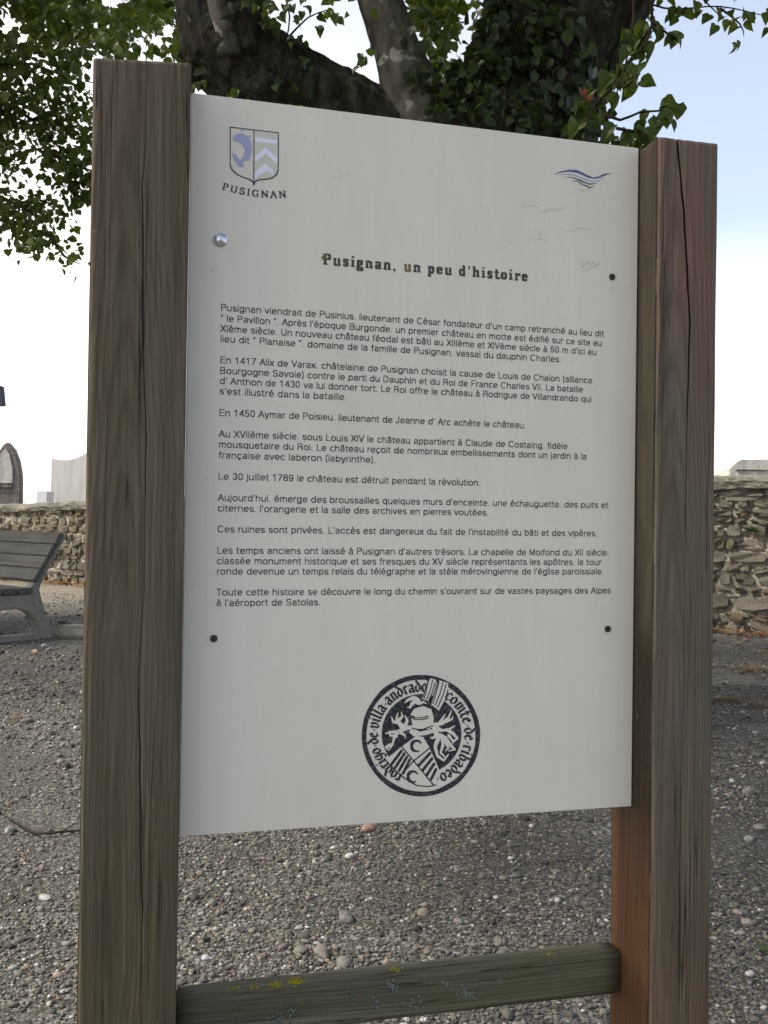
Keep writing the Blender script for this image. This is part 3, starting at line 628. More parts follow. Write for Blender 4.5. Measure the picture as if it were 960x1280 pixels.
# the name under the crest, on a sagging curve
NM = "PUSIGNAN"; gl = []; x = 0
for ch in NM:
    g_, wd = serif(ch, .175, .10); gl.append((x, wd, g_)); x += wd+.12
polys = []; tot = x-.12; hh = .0086
for gx, wd, g_ in gl:
    u = (gx+wd/2)/tot; cx = .0375+.0805*u; base = -.1135-.0052*(1-((u-.58)/.58)**2); sl_ = .0052*2*(u-.58)/.58**2/.0805
    a = math.atan(sl_); k = .0805/tot
    for P in g_:
        polys.append([(cx+(px-wd/2)*k*math.cos(a)-pz*hh*math.sin(a), base+(px-wd/2)*k*math.sin(a)+pz*hh*math.cos(a)) for px, pz in P])
flat('crest_name_lettering', polys, M_INK)
# crest (crop coordinates of the photograph, 8x)
def C5(x, y): return T(260+x/8, 140+y/8)
def P5(*q): return [C5(a, b) for a, b in q]
crest = flat('crest', [P5((462, 185), (700, 212), (700, 560), (680, 630), (610, 668), (500, 680), (462, 700))], M_FIELD); crest['label'] = 'town shield of arms with a blue fish and pale chevrons'
flat('crest_stripe', [P5((470, 250), (692, 282), (690, 320), (470, 294)), P5((470, 450), (572, 350), (578, 412), (470, 502)), P5((572, 350), (692, 462), (690, 524), (578, 412)),
     P5((470, 600), (575, 515), (575, 592), (505, 640), (470, 678)), P5((575, 515), (655, 588), (650, 642), (620, 600), (575, 592))], M_LAV, lift=.0001)
flat('crest_fish', [P5((245, 258), (285, 218), (345, 210), (390, 235), (345, 330), (310, 300), (262, 292)), P5((390, 235), (425, 290), (442, 370), (430, 430), (365, 420), (368, 380), (345, 330)),
     P5((430, 430), (412, 488), (372, 480), (345, 515), (318, 480), (340, 465), (365, 420)), P5((345, 515), (357, 550), (330, 552), (300, 540), (285, 505), (318, 480)),
     P5((285, 505), (250, 468), (262, 462), (240, 440), (252, 425), (240, 405), (278, 425), (318, 480)), P5((400, 240), (425, 232), (432, 250), (410, 256)), P5((325, 165), (352, 168), (350, 210), (342, 185), (328, 183))], M_BLUE, lift=.00012)
lw = .0011; ln = []
def R5(q): return pen([C5(a, b) for a, b in q], lw, lw)
sides = [(222, 150), (222, 300), (222, 530), (240, 575), (285, 620), (340, 648), (400, 668), (435, 685), (450, 702), (458, 735)]
ln += R5(sides); ln += R5([(458, 735), (465, 705), (480, 688), (520, 676), (600, 670), (650, 655), (690, 620), (702, 570), (703, 400), (703, 208)]); ln += R5([(222, 150), (460, 180), (703, 208)]); ln += R5([(460, 180), (458, 735)])
flat('crest_outline', ln, M_INK, lift=.00024)
# wave logo (crop 9.6x)
def C8(x, y): return T(680+x/9.6, 190+y/9.6)
def ribbon(up_, lo_):
    out = []
    for i in range(len(up_)-1): out.append([C8(*up_[i]), C8(*up_[i+1]), C8(*lo_[i+1]), C8(*lo_[i])])
    return out
U1 = [(115, 268), (200, 232), (300, 212), (380, 214), (450, 238), (520, 276), (590, 306), (650, 296), (720, 262), (802, 252)]
L1 = [(118, 270), (205, 245), (300, 236), (380, 246), (445, 268), (520, 304), (590, 320), (650, 314), (725, 284), (802, 256)]
wl = flat('wave_logo', ribbon(U1, L1), M_WBLUE); wl['label'] = 'small blue wave emblem'
U2 = [(150, 280), (240, 262), (330, 264), (420, 290), (500, 322), (580, 346), (660, 336), (740, 304)]; L2 = [(150, 281), (240, 270), (330, 276), (420, 304), (500, 338), (580, 358), (660, 346), (740, 306)]
flat('wave_stripe', ribbon(U2, L2), M_WL)
flat('wave_stripe', ribbon([(245, 300), (330, 298), (430, 328), (540, 376), (635, 374)], [(245, 302), (330, 308), (430, 350), (545, 394), (635, 378)])+ribbon([(325, 344), (400, 350), (480, 386), (550, 420), (606, 410)], [(325, 346), (400, 358), (480, 402), (550, 436), (606, 414)]), M_WG)
flat('wave_stripe', ribbon([(430, 444), (470, 462), (500, 468)], [(428, 450), (470, 470), (500, 474)])+ribbon([(500, 448), (560, 446)], [(500, 456), (560, 456)]), M_WY)

# scratched marks
sc_ = []
for q in [[(652, 258), (668, 257), (672, 260)], [(676, 266), (688, 262), (694, 264), (706, 259)], [(668, 290), (674, 289), (676, 296)], [(706, 288), (716, 289), (722, 285), (737, 286)], [(660, 297), (684, 300)], [(727, 324), (729, 334), (735, 326), (738, 333), (741, 327), (744, 333), (750, 328)], [(729, 339), (750, 331)], [(424, 216), (437, 218)], [(416, 222), (426, 223)]]:
    sc_ += pen([T(a, b) for a, b in q], .0007, .0006)
flat('scratch_marks', sc_, M_SCR)

# seal (crop 5.0526x)
def C7(x, y): return T(430+x/5.0526, 820+y/5.0526)
def poly7(*q): return [C7(a, b) for a, b in q]
def pen7(q, wd, taper=None, nh=None, ang=0):
    return [[C7(*p) for p in P] for P in pen(q, wd, nh or wd, ang, taper)]
ring = []; nseg = 96
for i in range(nseg):
    a, b = 2*PI*i/nseg, 2*PI*(i+1)/nseg
    def pt(t, inn):
        wob = 4*noise.noise(Vector((math.cos(t)*3, math.sin(t)*3, inn*5)))
        rx, ry = (374+wob, 384+wob) if not inn else (344+wob, 353+wob)
        return C7(486+rx*math.cos(t), 503+ry*math.sin(t))
    ring.append([pt(a, 0), pt(b, 0), pt(b, 1), pt(a, 1)])
seal = flat('seal', ring, M_SEAL); seal['label'] = 'round black seal with helmet, shield and gothic lettering'
flat('seal_field', [[C7(490+252*math.cos(t), 492+252*math.sin(t)) for t in np.linspace(0, 2*PI, 73)[:-1]]], M_SEAL)
li = [poly7((262, 655), (365, 572), (455, 505), (500, 510), (540, 580), (600, 715), (582, 812), (530, 822), (460, 815), (390, 775), (325, 722)),
      poly7((420, 368), (445, 332), (500, 316), (550, 335), (568, 390), (562, 440), (540, 462), (437, 458), (430, 425)),
      poly7((410, 480), (432, 455), (480, 478), (548, 462), (575, 480), (522, 498), (440, 508)),
      poly7((490, 270), (512, 215), (545, 140), (582, 150), (560, 225), (532, 285)), poly7((548, 305), (566, 240), (600, 152), (660, 172), (650, 230), (632, 300), (600, 345))]
tp = lambda t: 1-.8*t
def leafs(q, wd): return pen7(q, wd, tp)
for q, wd in [([(445, 450), (390, 455), (340, 480), (315, 520), (305, 560), (285, 592)], 26), ([(380, 455), (400, 410), (385, 375)], 22), ([(370, 450), (350, 425), (330, 400), (340, 360)], 26), ([(345, 420), (310, 415), (300, 385)], 22),
              ([(350, 480), (300, 480), (262, 490)], 24), ([(330, 505), (290, 500), (285, 470)], 18), ([(300, 560), (265, 575), (280, 595)], 18), ([(345, 480), (385, 500), (385, 520)], 16), ([(350, 400), (370, 380), (360, 355)], 16),
              ([(570, 435), (620, 425), (660, 390), (678, 345)], 24), ([(600, 430), (625, 390), (640, 365)], 16), ([(640, 415), (680, 400), (690, 380)], 16), ([(560, 440), (610, 470), (660, 465), (700, 440)], 24), ([(650, 465), (690, 490), (715, 520), (695, 540), (680, 520)], 18),
              ([(570, 460), (595, 520), (575, 570), (590, 630), (630, 660), (660, 620)], 26), ([(600, 500), (640, 520), (670, 560), (700, 590), (660, 600)], 24), ([(620, 510), (625, 560), (610, 610), (640, 640)], 22), ([(640, 540), (660, 580), (640, 600)], 16), ([(590, 500), (555, 520), (545, 510)], 16), ([(660, 500), (690, 540), (680, 560)], 14),
              ([(470, 290), (440, 262), (400, 280), (385, 295)], 26), ([(455, 280), (430, 300), (415, 325), (400, 325)], 22), ([(470, 300), (500, 290), (520, 300)], 18), ([(465, 275), (450, 262), (425, 268)], 18)]:
    li += leafs(q, wd)
flat('seal_light_figure', li, M_SEALBG, lift=.00014)
dk = []
for q in [[(425, 376), (450, 390), (490, 390), (530, 380)], [(425, 386), (450, 402), (495, 400), (532, 392)], [(365, 574), (440, 662), (565, 815)], [(440, 662), (540, 582)], [(440, 662), (362, 748)], [(430, 455), (480, 470), (560, 440)], [(568, 390), (560, 330), (500, 312)], [(262, 658), (325, 724), (392, 778), (462, 818), (532, 824), (580, 814)]]:
    dk += pen7(q, 6)
for k in range(4):      # barry stripes
    x0 = 300+k*26; y0 = 632-k*14
    dk += pen7([(295+k*26, 690+k*17), (375+k*17-10, 608+k*19-12)], 13)
for k in range(4): dk += pen7([(470+k*26, 692+k*30), (545+k*12, 612+k*34)], 13)
for cx, cy in ((458, 568), (436, 762)):
    dk += pen7(arc(cx, cy, 32, 34, 60, 330, 20), 17, lambda t: .35+.65*math.sin(PI*t))
for q in [[(530, 150), (520, 220), (505, 270)], [(560, 150), (545, 215), (520, 275)], [(575, 170), (555, 235), (535, 280)], [(600, 160), (580, 240), (560, 300)], [(625, 165), (605, 240), (575, 310)], [(645, 175), (628, 240), (590, 325)], [(655, 215), (640, 280), (605, 340)], [(498, 265), (512, 215), (540, 140)], [(548, 305), (570, 235), (598, 150)]]:
    dk += pen7(q, 5)
flat('seal_dark_line', dk, M_SEAL, lift=.00028)
# black letter round the rim
def mn(x): return [(x-.1, .88), (x, .95), (x, .1), (x+.12, .02)]
BL = {'r': ([mn(.1), [(.14, .78), (.3, .98), (.42, .86)]], .52), 'o': ([[(.22, 1), (.02, .75), (.02, .25), (.25, 0), (.48, .25), (.48, .75), (.22, 1)]], .66), 'c': ([[(.42, .85), (.22, 1), (.02, .75), (.02, .25), (.22, 0), (.42, .14)]], .56),
      'd': ([[(.25, .95), (.02, .7), (.02, .25), (.25, 0), (.48, .25), (.48, .75), (.05, 1.4)]], .66), 'i': ([mn(.1), [(.06, 1.25), (.14, 1.35)]], .34), 'g': ([[(.25, 1), (.02, .75), (.02, .35), (.25, .15), (.45, .3)], [(.48, 1), (.48, -.15), (.25, -.38), (.02, -.25)]], .68),
      'e': ([[(.02, .55), (.42, .72), (.24, 1), (.02, .75), (.02, .25), (.22, 0), (.42, .14)]], .56), 'v': ([[(-.02, .95), (.08, .8), (.08, .2), (.28, 0), (.5, .25), (.5, .8), (.36, 1)]], .68), 'l': ([[(.04, 1.45), (.1, 1.35), (.1, .1), (.24, 0)]], .36),
      'a': ([[(.04, .88), (.25, 1), (.44, .85), (.44, .1), (.56, 0)], [(.44, .58), (.08, .45), (.02, .18), (.2, 0), (.42, .2)]], .68), 'n': ([mn(.1), [(.14, .8), (.36, .98), (.5, .85), (.5, .1), (.62, .02)]], .76), 'm': ([mn(.1), [(.14, .8), (.34, .98), (.46, .85), (.46, .08)], [(.5, .8), (.7, .98), (.82, .85), (.82, .1), (.94, .02)]], 1.06),
      't': ([[(.12, 1.3), (.12, .15), (.3, 0), (.4, .1)], [(-.06, .92), (.36, .92)]], .52), 'b': ([[(.04, 1.45), (.1, 1.35), (.1, .15), (.28, 0), (.5, .25), (.5, .75), (.3, .95), (.12, .75)]], .66), '.': ([[(.1, .45), (.16, .52)]], .32)}
def rim(txt, a0, a1):
    out = []; wt = sum(BL[c][1]+.1 for c in txt); x = 0
    for c in txt:
        st, wd = BL[c]; am = a0+(a1-a0)*(x+wd/2)/wt; kx = math.radians(a1-a0)/wt*300; x += wd+.1
        t = math.radians(am)                     # clockwise from up
        rx, ry = math.cos(t), math.sin(t); ox, oy = math.sin(t), -math.cos(t)      # image directions: along, outward
        for q in st:
            for P in pen([(px*kx, pz*50) for px, pz in q], 14, 5, math.radians(38)):
                out.append([C7(488+ox*(274+pz)+rx*(px-wd*kx/2), 498+oy*(274+pz)+ry*(px-wd*kx/2)) for px, pz in P])
    return out
flat('seal_lettering', rim('rodrigo.de.villa.andrado', 206, 369)+rim('comte.de.ribadeo.', 33, 163), M_SEAL, lift=.00008)

# screws
def lathe(name, prof, seg, mat, parent, loc):
    V = []; F = []
    for r, h in prof:
        for k in range(seg): V.append((loc[0]+r*math.cos(2*PI*k/seg), loc[1]-h, loc[2]+r*math.sin(2*PI*k/seg)))
    for i in range(len(prof)-1):
        for k in range(seg): F.append((i*seg+k, i*seg+(k+1) % seg, (i+1)*seg+(k+1) % seg, (i+1)*seg+k))
    F.append(tuple((len(prof)-1)*seg+k for k in range(seg))); return link(name, mesh(name, V, F), mat, parent)
lathe('screw', [(.0082, 0), (.0086, .001), (.0084, .0022), (.0045, .0040), (.0003, .0052)], 12, M_STEEL, pan, (.0373, -.003, ZT-.1756))['label'] = 'shiny steel screw head at upper left'
for s, t in ((.5618, -.1797), (.0371, -.6596), (.5612, -.6556)):
    lathe('screw', [(.0043, 0), (.0045, .001), (.0041, .0020), (.0022, .0024), (.0020, .0010), (.0002, .0008)], 16, M_RUST, pan, (s, -.003, ZT+t))
lichen_patch(pan, Vector((0, 0, ZT+.0006)), X3, Y3, Z3, [(.047, 0, .004, 5), (.07, 0, .003, 3), (.12, 0, .003, 4), (.135, 0, .003, 4)], M_LY)

# ------------------------------------------------------------------ cemetery wall
WA = ground_at(925, 790); WA = Vector((2.99, 8.0, 0)); WB = Vector((-4.73, 13.1, 0)); wd = (WB-WA).normalized(); wn = Vector((wd.y, -wd.x, 0))
if wn.y > 0: wn = -wn                                # towards the camera
LW = (WB-WA).length
def wh(s): return 1.31+(1.08-1.31)*s/LW
wrot = math.atan2(wd.y, wd.x)
wall = empty('cemetery_wall', WA, wrot); tag(wall, 'old rubble stone wall with rough coping enclosing the cemetery', 'wall')
# local: x along wd (away, to the left), y: local +y = rot90 of wd
yl = Vector((-wd.y, wd.x, 0)); sgn = 1 if yl.dot(wn) > 0 else -1     # sgn: local y sign of the camera side
S0, S1 = -2.6, LW+2.8
V = []; F = []; ns, nh = 560, 56
for i in range(ns+1):
    s = S0+(S1-S0)*i/ns
    for j in range(nh+1):
        h = -.05+(wh(s)+.02)*j/nh
        d = .034+.035*noise.noise(Vector((s*6, h*9, 0)))+.024*noise.noise(Vector((s*17, h*24, 5)))+.014*noise.noise(Vector((s*40, h*50, 2)))
        V.append((s, sgn*d, h))
for i in range(ns):
    for j in range(nh):
        a = i*(nh+1)+j; F.append((a, a+nh+1, a+nh+2, a+1))
o = len(V)
for s in (S0, S1):
    for y in (-.0, -.36):
        for z in (-.05, wh(s)-.03): V.append((s, sgn*y, z))
F += [(o, o+1, o+3, o+2), (o+4, o+6, o+7, o+5), (o+2, o+3, o+7, o+6)]
link('mortar_core', mesh('mortar_core', V, F), M_MORT, wall)
# stones
def stone_mesh(k):
    r = random.Random(100+k); bm = bmesh.new(); bmesh.ops.create_cube(bm, size=2)
    bmesh.ops.subdivide_edges(bm, edges=bm.edges[:], cuts=1, use_grid_fill=True)
    for v in bm.verts:
        c = v.co; e = sum(abs(x) > .9 for x in c)
        f = {3: .80, 2: .93, 1: 1.04}[e] if e else 1
        v.co = Vector((c.x*f*(1+r.uniform(-.16, .12)), c.y*f*(1+r.uniform(-.3, .25)), c.z*f*(1+r.uniform(-.2, .12))))
    bmesh.ops.triangulate(bm, faces=bm.faces); bmesh.ops.recalc_face_normals(bm, faces=bm.faces)
    me = bpy.data.meshes.new('stone'); bm.to_mesh(me); bm.free(); me.materials.append(M_STONE); return me
SM = [stone_mesh(k) for k in range(16)]
stones = []; z = .02; row = 0
while z < 1.3:
    hgt = random.choice([.045, .06, .08, .10, .14]); s = S0+random.uniform(0, .2)
    while s < S1:
        wdt = min(.42, max(.07, random.gauss(.17, .09)))*(.7 if hgt < .07 else 1); zz = z+hgt/2+.03*noise.noise(Vector((s*1.2, row, 0)))
        if zz+hgt/2 < wh(s)-.10: stones.append((s+wdt/2, zz, wdt/2*.93, hgt/2*random.uniform(.8, .98), random.randrange(16), random.gauss(0, .16)))
        s += wdt+random.uniform(.006, .03)
    z += hgt+.012; row += 1
def vis(s):     # distance of a stone from the two stretches the picture shows
    p = WA+wd*s; q = project(Vector((p.x, p.y, .6)))
    return max(0, min(abs(q[0]-50)-70, abs(q[0]-925)-60)) if q else 9999
stones.sort(key=lambda t: (vis(t[0]), -t[2]*t[3]))
restV = []; restF = []
for i, (s, zz, hw, hh_, k, rot_) in enumerate(stones):
    mt = Matrix.Translation((s, sgn*(.012+random.uniform(-.008, .016)), zz)) @ Matrix.Rotation(rot_, 4, 'Y') @ Matrix.Rotation(random.uniform(-.1, .1), 4, 'Z') @ Matrix.Diagonal((hw*random.choice((1, -1)), .055+random.uniform(-.01, .02), hh_, 1))
    if i < 300:
        o = bpy.data.objects.new('stone', SM[k]); COL.objects.link(o); o.parent = wall; o.matrix_local = mt
    else:
        b = len(restV); restV += [mt @ v.co for v in SM[k].vertices]; restF += [tuple(b+q for q in p.vertices) for p in SM[k].polygons]
o = link('further_stones', mesh('further_stones', restV, restF), M_STONE, wall); o['kind'] = 'stuff'
# coping
V = []; F = []; prof = [(.045, -.125), (.085, -.105), (.098, -.05), (.08, -.015), (.03, .0), (-.16, .012), (-.38, .0), (-.42, -.05), (-.40, -.13), (-.34, -.15)]
pr = []
for a, b in zip(prof, prof[1:]+prof[:1]):
    for k in range(3): pr.append((a[0]+(b[0]-a[0])*k/3, a[1]+(b[1]-a[1])*k/3))
npf = len(pr); ns = 420
for i in range(ns+1):
    s = S0+(S1-S0)*i/ns
    for a, b in pr:
        q = Vector((s*6, a*11, b*11)); n_ = noise.noise_vector(q)*.022+noise.noise_vector(q*3.1)*.012
        big = .02*noise.noise(Vector((s*2.2, 0, 8)))
        V.append((s+n_.x*.3, sgn*(a+n_.y+(big if a > 0 else 0)), wh(s)+b+n_.z*.8+.012*noise.noise(Vector((s*1.1, 3, 0)))))
for i in range(ns):
    for k in range(npf): F.append((i*npf+k, i*npf+(k+1) % npf, (i+1)*npf+(k+1) % npf, (i+1)*npf+k))
link('coping', mesh('coping', V, F), M_COPE, wall, smooth=False)
tgs = bpy.data.objects.new('wall', None); bpy.data.objects.remove(tgs)

# ------------------------------------------------------------------ cemetery monuments behind the wall
def flat_poly(name, pts, Y, depth, mat, parent, bev=.01, yaw=0):
    """outline given in metres (x,z) in the plane facing the camera side, origin parent"""
    return link(name, prism(name, [Vector((x, 0, z)) for x, z in pts], Vector((0, 1, 0)), depth, bev), mat, parent)
# arched stele
D = 17.0; p = at(8, 600, D); e = empty('gravestone', (p.x, D, 0)); tag(e, 'dark gothic gravestone with pointed arch top, far left behind the wall', 'gravestone')
def px2(e, px, py, D): q = at(px, py, D); return q.x-e.location.x, q.z
out = [px2(e, 25, 660, D), px2(e, 25.5, 600, D), px2(e, 24.5, 588, D), px2(e, 22, 575, D), px2(e, 17, 562, D), px2(e, 9, 552.5, D), px2(e, 4, 556, D), px2(e, -3, 566, D), px2(e, -8, 580, D), px2(e, -10, 600, D), px2(e, -10, 660, D)]
out[0] = (out[0][0], 0); out[-1] = (out[-1][0], 0)
flat_poly('slab', out, 0, .16, M_OLD, e, .015)
q0 = px2(e, -10, 0, D)[0]; q1 = px2(e, 27.5, 0, D)[0]; zz = px2(e, 0, 608, D)[1]
link('ledge', bevel_box('ledge', (q0-.02, q1-.01, -.03, .17, zz-.02, zz+.02), .006), M_OLD, e)
inn = [px2(e, 16, 604, D), px2(e, 16, 585, D), px2(e, 12, 568, D), px2(e, 7, 560, D), px2(e, 1, 568, D), px2(e, -2, 585, D), px2(e, -2, 604, D)]
fr_ = [Vector((x, -.02, z)) for x, z in inn]; link('inset_tablet', prism('inset_tablet', fr_, Vector((0, 1, 0)), .03, .004), granite('tablet_stone', (.4, .38, .36), (.6, .57, .54), 12, .5), e)
# curved pale headstone
D = 15.5; p = at(96, 600, D); e = empty('headstone', (p.x, D, 0)); tag(e, 'wide pale granite headstone with wavy top edge beside the left post', 'gravestone')
tp_ = [(64, 572.5), (69, 574), (76, 575), (84, 575), (92, 573.5), (100, 570.5), (108, 566.5), (114, 562), (120, 556), (128, 551), (138, 551), (146, 556), (152, 562), (160, 568), (172, 573), (184, 574.5), (196, 572.5)]
out = [(px2(e, 64, 600, D)[0], 0)]+[px2(e, a, b, D) for a, b in tp_]+[(px2(e, 196, 600, D)[0], 0)]
flat_poly('slab', out, 0, .14, M_GRAN, e, .006)
link('base', bevel_box('base', (out[0][0]-.1, out[-1][0]+.1, -.12, .26, 0, .22), .01), M_GRAN, e)
# small block
D = 15.0; p = at(53, 620, D); e = empty('grave_marker', (p.x, D, 0)); tag(e, 'small white square block between the arched and the wide pale gravestones', 'gravestone')
hw_ = 7.6/FPX*D; z1 = at(53, 613.5, D).z
link('slab', bevel_box('slab', (-hw_, hw_*.8, 0, .22, 0, z1), .008), M_GRAN2, e); link('side_panel', bevel_box('side_panel', (hw_*.8+.001, hw_*1.12, .01, .21, 0, z1-.01), .004), M_GRAN, e)
# cross reaching in from the left
D = 16.0; p = at(-30, 500, D); e = empty('stone_cross', (p.x, D, 0)); tag(e, 'dark memorial cross whose arm reaches in at the left picture edge', 'cross')
zt, zb = at(0, 482, D).z, at(0, 507, D).z; xr = at(3.6, 500, D).x-p.x; xr0 = at(1.2, 482, D).x-p.x
flat_poly('cross', [(-.16, .5), (.16, .5), (.12, zb), (xr, zb), (xr0, zt), (.12, zt), (.12, zt+.4), (-.12, zt+.4), (-.12, zt), (-xr0, zt), (-xr, zb), (-.12, zb)], 0, .15, M_CROSS, e, .01)
link('plinth', bevel_box('plinth', (-.35, .35, -.28, .42, 0, .5), .02), M_OLD, e)
# right tomb
D = 11.0; p = at(940, 590, D); e = empty('tomb', (p.x, D, 0)); tag(e, 'pale limestone tomb with chamfered corner above the wall at right', 'tomb')
out = [(px2(e, 911.5, 600, D)[0], 0), px2(e, 911.5, 586, D), px2(e, 925, 574.5, D), px2(e, 1040, 573, D), px2(e, 1053, 585, D), (px2(e, 1053, 600, D)[0], 0)]
flat_poly('slab', out, 0, .8, M_TOMB, e, .006)
a, b = px2(e, 920.5, 588.5, D), px2(e, 1044, 588.5, D)
link('front_panel', bevel_box('front_panel', (a[0], b[0], -.02, .0, .3, a[1]), .004), M_TOMB, e)
link('panel_lip', bevel_box('panel_lip', (a[0]-.01, b[0]+.01, -.035, .0, a[1]+.002, a[1]+.016), .003), M_OLD, e)

# ------------------------------------------------------------------ bench
BR = ground_at(66, 797); bx = Vector((-.743, .669, 0)); brr = math.atan2(bx.y, bx.x)
bench = empty('park_bench', BR, brr); tag(bench, 'weathered grey slatted bench with concrete legs at the left edge', 'bench')
# local x = along bench (away left), local y: +y = rot90(bx)=(-.669,-.743) -> the bench's front
def bp(k, z, x=0): return Vector((x, -k, z))     # k positive towards the rear
frame = [(.02, .0), (.02, .03), (-.01, .08), (-.055, .2), (-.085, .30), (-.10, .36), (-.085, .40), (.105, .745), (.08, .765), (-.128, .42), (-.165, .375), (-.2, .325), (-.6, .325), (-.64, .28), (-.62, .12), (-.64, 0), (-.52, 0), (-.50, .10), (-.46, .18), (-.40, .22), (-.26, .225), (-.19, .20), (-.125, .13), (-.075, 0)]
for x in (.02, 1.55):
    link('concrete_frame', prism('concrete_frame', [bp(k, z, x) for k, z in frame], Vector((1, 0, 0)), .09, .006), M_CONC, bench)
    link('foot_bar', bevel_box('foot_bar', (x-.01, x+.1, -.04, .68, -.02, .035), .008), M_CONC, bench)
dv = Vector((0, -.205, .345)).normalized(); L0 = Vector((0, .130, .408)); nf_ = Vector((0, dv.z, -dv.y))
for i in range(4):
    c0_ = L0+dv*(i*.103); h_ = .098
    pl = [c0_+nf_*.0, c0_+nf_*.035, c0_+nf_*.035+dv*h_, c0_+dv*h_]
    link('slat', prism('slat', pl, Vector((1, 0, 0)), 1.72, .005), M_SLAT, bench)
for i in range(4):
    y0 = .165+i*.112; link('seat_slat', bevel_box('seat_slat', (.0, 1.72, y0, y0+.104, .328, .372), .006), M_SLAT, bench)
kp = ground_at(70, 797); kb = ground_at(108, 799); kd = (ground_at(250, 806)-kp); kr = math.atan2(kd.y, kd.x)
k = empty('kerb_block', kp, kr); tag(k, 'low grey concrete kerb block on the gravel right of the bench', 'kerb')
link('block', bevel_box('block', (0, 1.2, 0, .22, -.03, .085), .025, 3, .006, 8, 5), M_CONC, k, smooth=True)

# ------------------------------------------------------------------ tree
tree = empty('lime_tree', (.55, 4.55, 0)); tag(tree, 'big old tree with gnarled trunk and ivy directly behind the panel', 'tree')
T0 = tree.location
def bark_disp(amp, gn=0.0):
    def f(p, d, r, a, i):
        q = Vector((math.cos(a)*2.2, math.sin(a)*2.2, p.z*1.1+p.x*.8)); v = noise.noise(q)*.9+.5*noise.noise(q*2.7)
        rid = noise.noise(Vector((math.cos(a)*6, math.sin(a)*6, (p.z+p.x)*2.0)))
        w_ = p*5+d*2; return r*(1+amp*(.6*v+.5*rid)+gn*max(0, noise.noise(w_))*1.5+amp*.35*noise.noise(p*22+d*5))
    return f
def rel(pts): return [p-T0 for p in pts]
Y0 = 4.4
def AT(px, py, Y=Y0): return at(px, py, Y)
trunk_pts = [Vector((.62, 4.5, -.1)), Vector((.60, 4.5, .5)), Vector((.56, 4.5, 1.3)), AT(600, 330, 4.5), AT(628, 220, 4.5), AT(664, 120, 4.5), AT(698, 20, 4.5), AT(706, -90, 4.6)]
sweep('trunk', rel(trunk_pts), [.66, .55, .50, .50, .45, .345, .325, .32], M_BARK, tree, 72, .035, bark_disp(.16, .05))
sweep('limb', rel([AT(690, 110, 4.5), AT(748, 40, 4.45), AT(800, -40, 4.4), AT(860, -140, 4.3)]), [.19, .16, .14, .12], M_BARK, tree, 40, .03, bark_disp(.15, .03))
la = [AT(610, 300, 4.45), AT(520, 190, 4.4), AT(460, 150, 4.35), AT(395, 118, 4.3), AT(330, 92, 4.25), AT(290, 62, 4.2), AT(276, 15, 4.2), AT(262, -50, 4.2), AT(235, -140, 4.2)]
o = sweep('limb', rel(la), [.28, .17, .15, .155, .18, .20, .18, .165, .15], M_BARK, tree, 64, .022, bark_disp(.17, .10)); o['label'] = 'thick gnarled limb reaching left above the panel'
# burr on the elbow
def burr(px, py, Y, r, sd):
    V0, F0 = ico(5); c = AT(px, py, Y)-T0; vs = []
    for v in V0:
        q = Vector(v); f = 1+.35*noise.noise(q*1.6+Vector((sd, 0, 0)))+.16*noise.noise(q*4.5+Vector((0, sd, 0)))+.07*noise.noise(q*11)
        vs.append(c+Vector((q.x*r, q.y*r, q.z*r*1.15))*f)
    link('burr', mesh('burr', vs, [tuple(f) for f in F0]), M_BARK, tree, smooth=True)
burr(252, 72, 4.15, .10, 1); burr(290, 50, 4.08, .12, 4); burr(318, 108, 4.12, .10, 7)
sweep('snag', rel([AT(286, 70, 4.02), AT(283, 40, 4.0), AT(272, 15, 4.0), AT(270, -20, 4.02)]), [.05, .045, .035, .04], M_BARKS, tree, 20, .02, bark_disp(.2))
lb = [AT(585, 260, 4.4), AT(535, 170, 4.35), AT(512, 110, 4.3), AT(495, 60, 4.3), AT(475, 0, 4.3), AT(450, -80, 4.3), AT(420, -180, 4.4)]
o = sweep('limb', rel(lb), [.22, .17, .125, .105, .10, .095, .085], M_BARKS, tree, 48, .03, bark_disp(.10, .03)); o['label'] = 'smooth upright limb left of the ivy covered trunk'
# limbs into the unseen crown
for a, b, c_ in [((-.2, 4.38, 3.85), (-1.2, 3.6, 4.9), (-3.2, 2.2, 5.6)), ((.7, 4.6, 3.1), (1.6, 3.2, 4.4), (2.6, 1.2, 5.2)), ((.8, 4.6, 3.3), (2.2, 5.2, 5.2), (3.8, 5.6, 6.6)), ((.7, 4.7, 3.2), (.6, 5.4, 5.5), (.6, 6.0, 8)), ((-.75, 4.2, 3.7), (-1.6, 5.2, 5.2), (-2.8, 6.5, 6.8))]:
    sweep('limb', rel([Vector(a), Vector(b), Vector(c_)]), [.16, .10, .04], M_BARK, tree, 14, .15, bark_disp(.1))

# leaf shapes ---------------------------------------------------------
def heart(fold=.25, curl=.2, jag=0):
    """lime leaf, unit length, stem at the origin, tip along +y"""
    half_ = [(0, 0), (.17, -.07), (.36, .02), (.46, .22), (.43, .45), (.30, .68), (.13, .87), (0, 1.03)]
    rv = random.Random(int(fold*1000)+jag)
    vs = []; mid = [(0, y) for _, y in half_[1:-1]]
    for sx in (-1, 1):
        for x, y in half_: vs.append(Vector((sx*x*(1+rv.uniform(-.13, .13)*(jag > 0)), y, abs(x)*fold-curl*(y-.4)**2)))
    n = len(half_); ms = len(vs)
    for x, y in mid: vs.append(Vector((0, max(y, .02), -curl*(y-.4)**2)))
    fs = []
    M_ = [0]+list(range(ms, ms+n-2))+[n-1]
    for b in (0, n):
        for i in range(n-1):
            q = [M_[i] if i else b, b+i, b+i+1, M_[i+1] if i+1 < n-1 else b+n-1]
            q = list(dict.fromkeys(q))
            if len(q) >= 3: fs.append(tuple(q if b else q[::-1]))
    return vs, fs
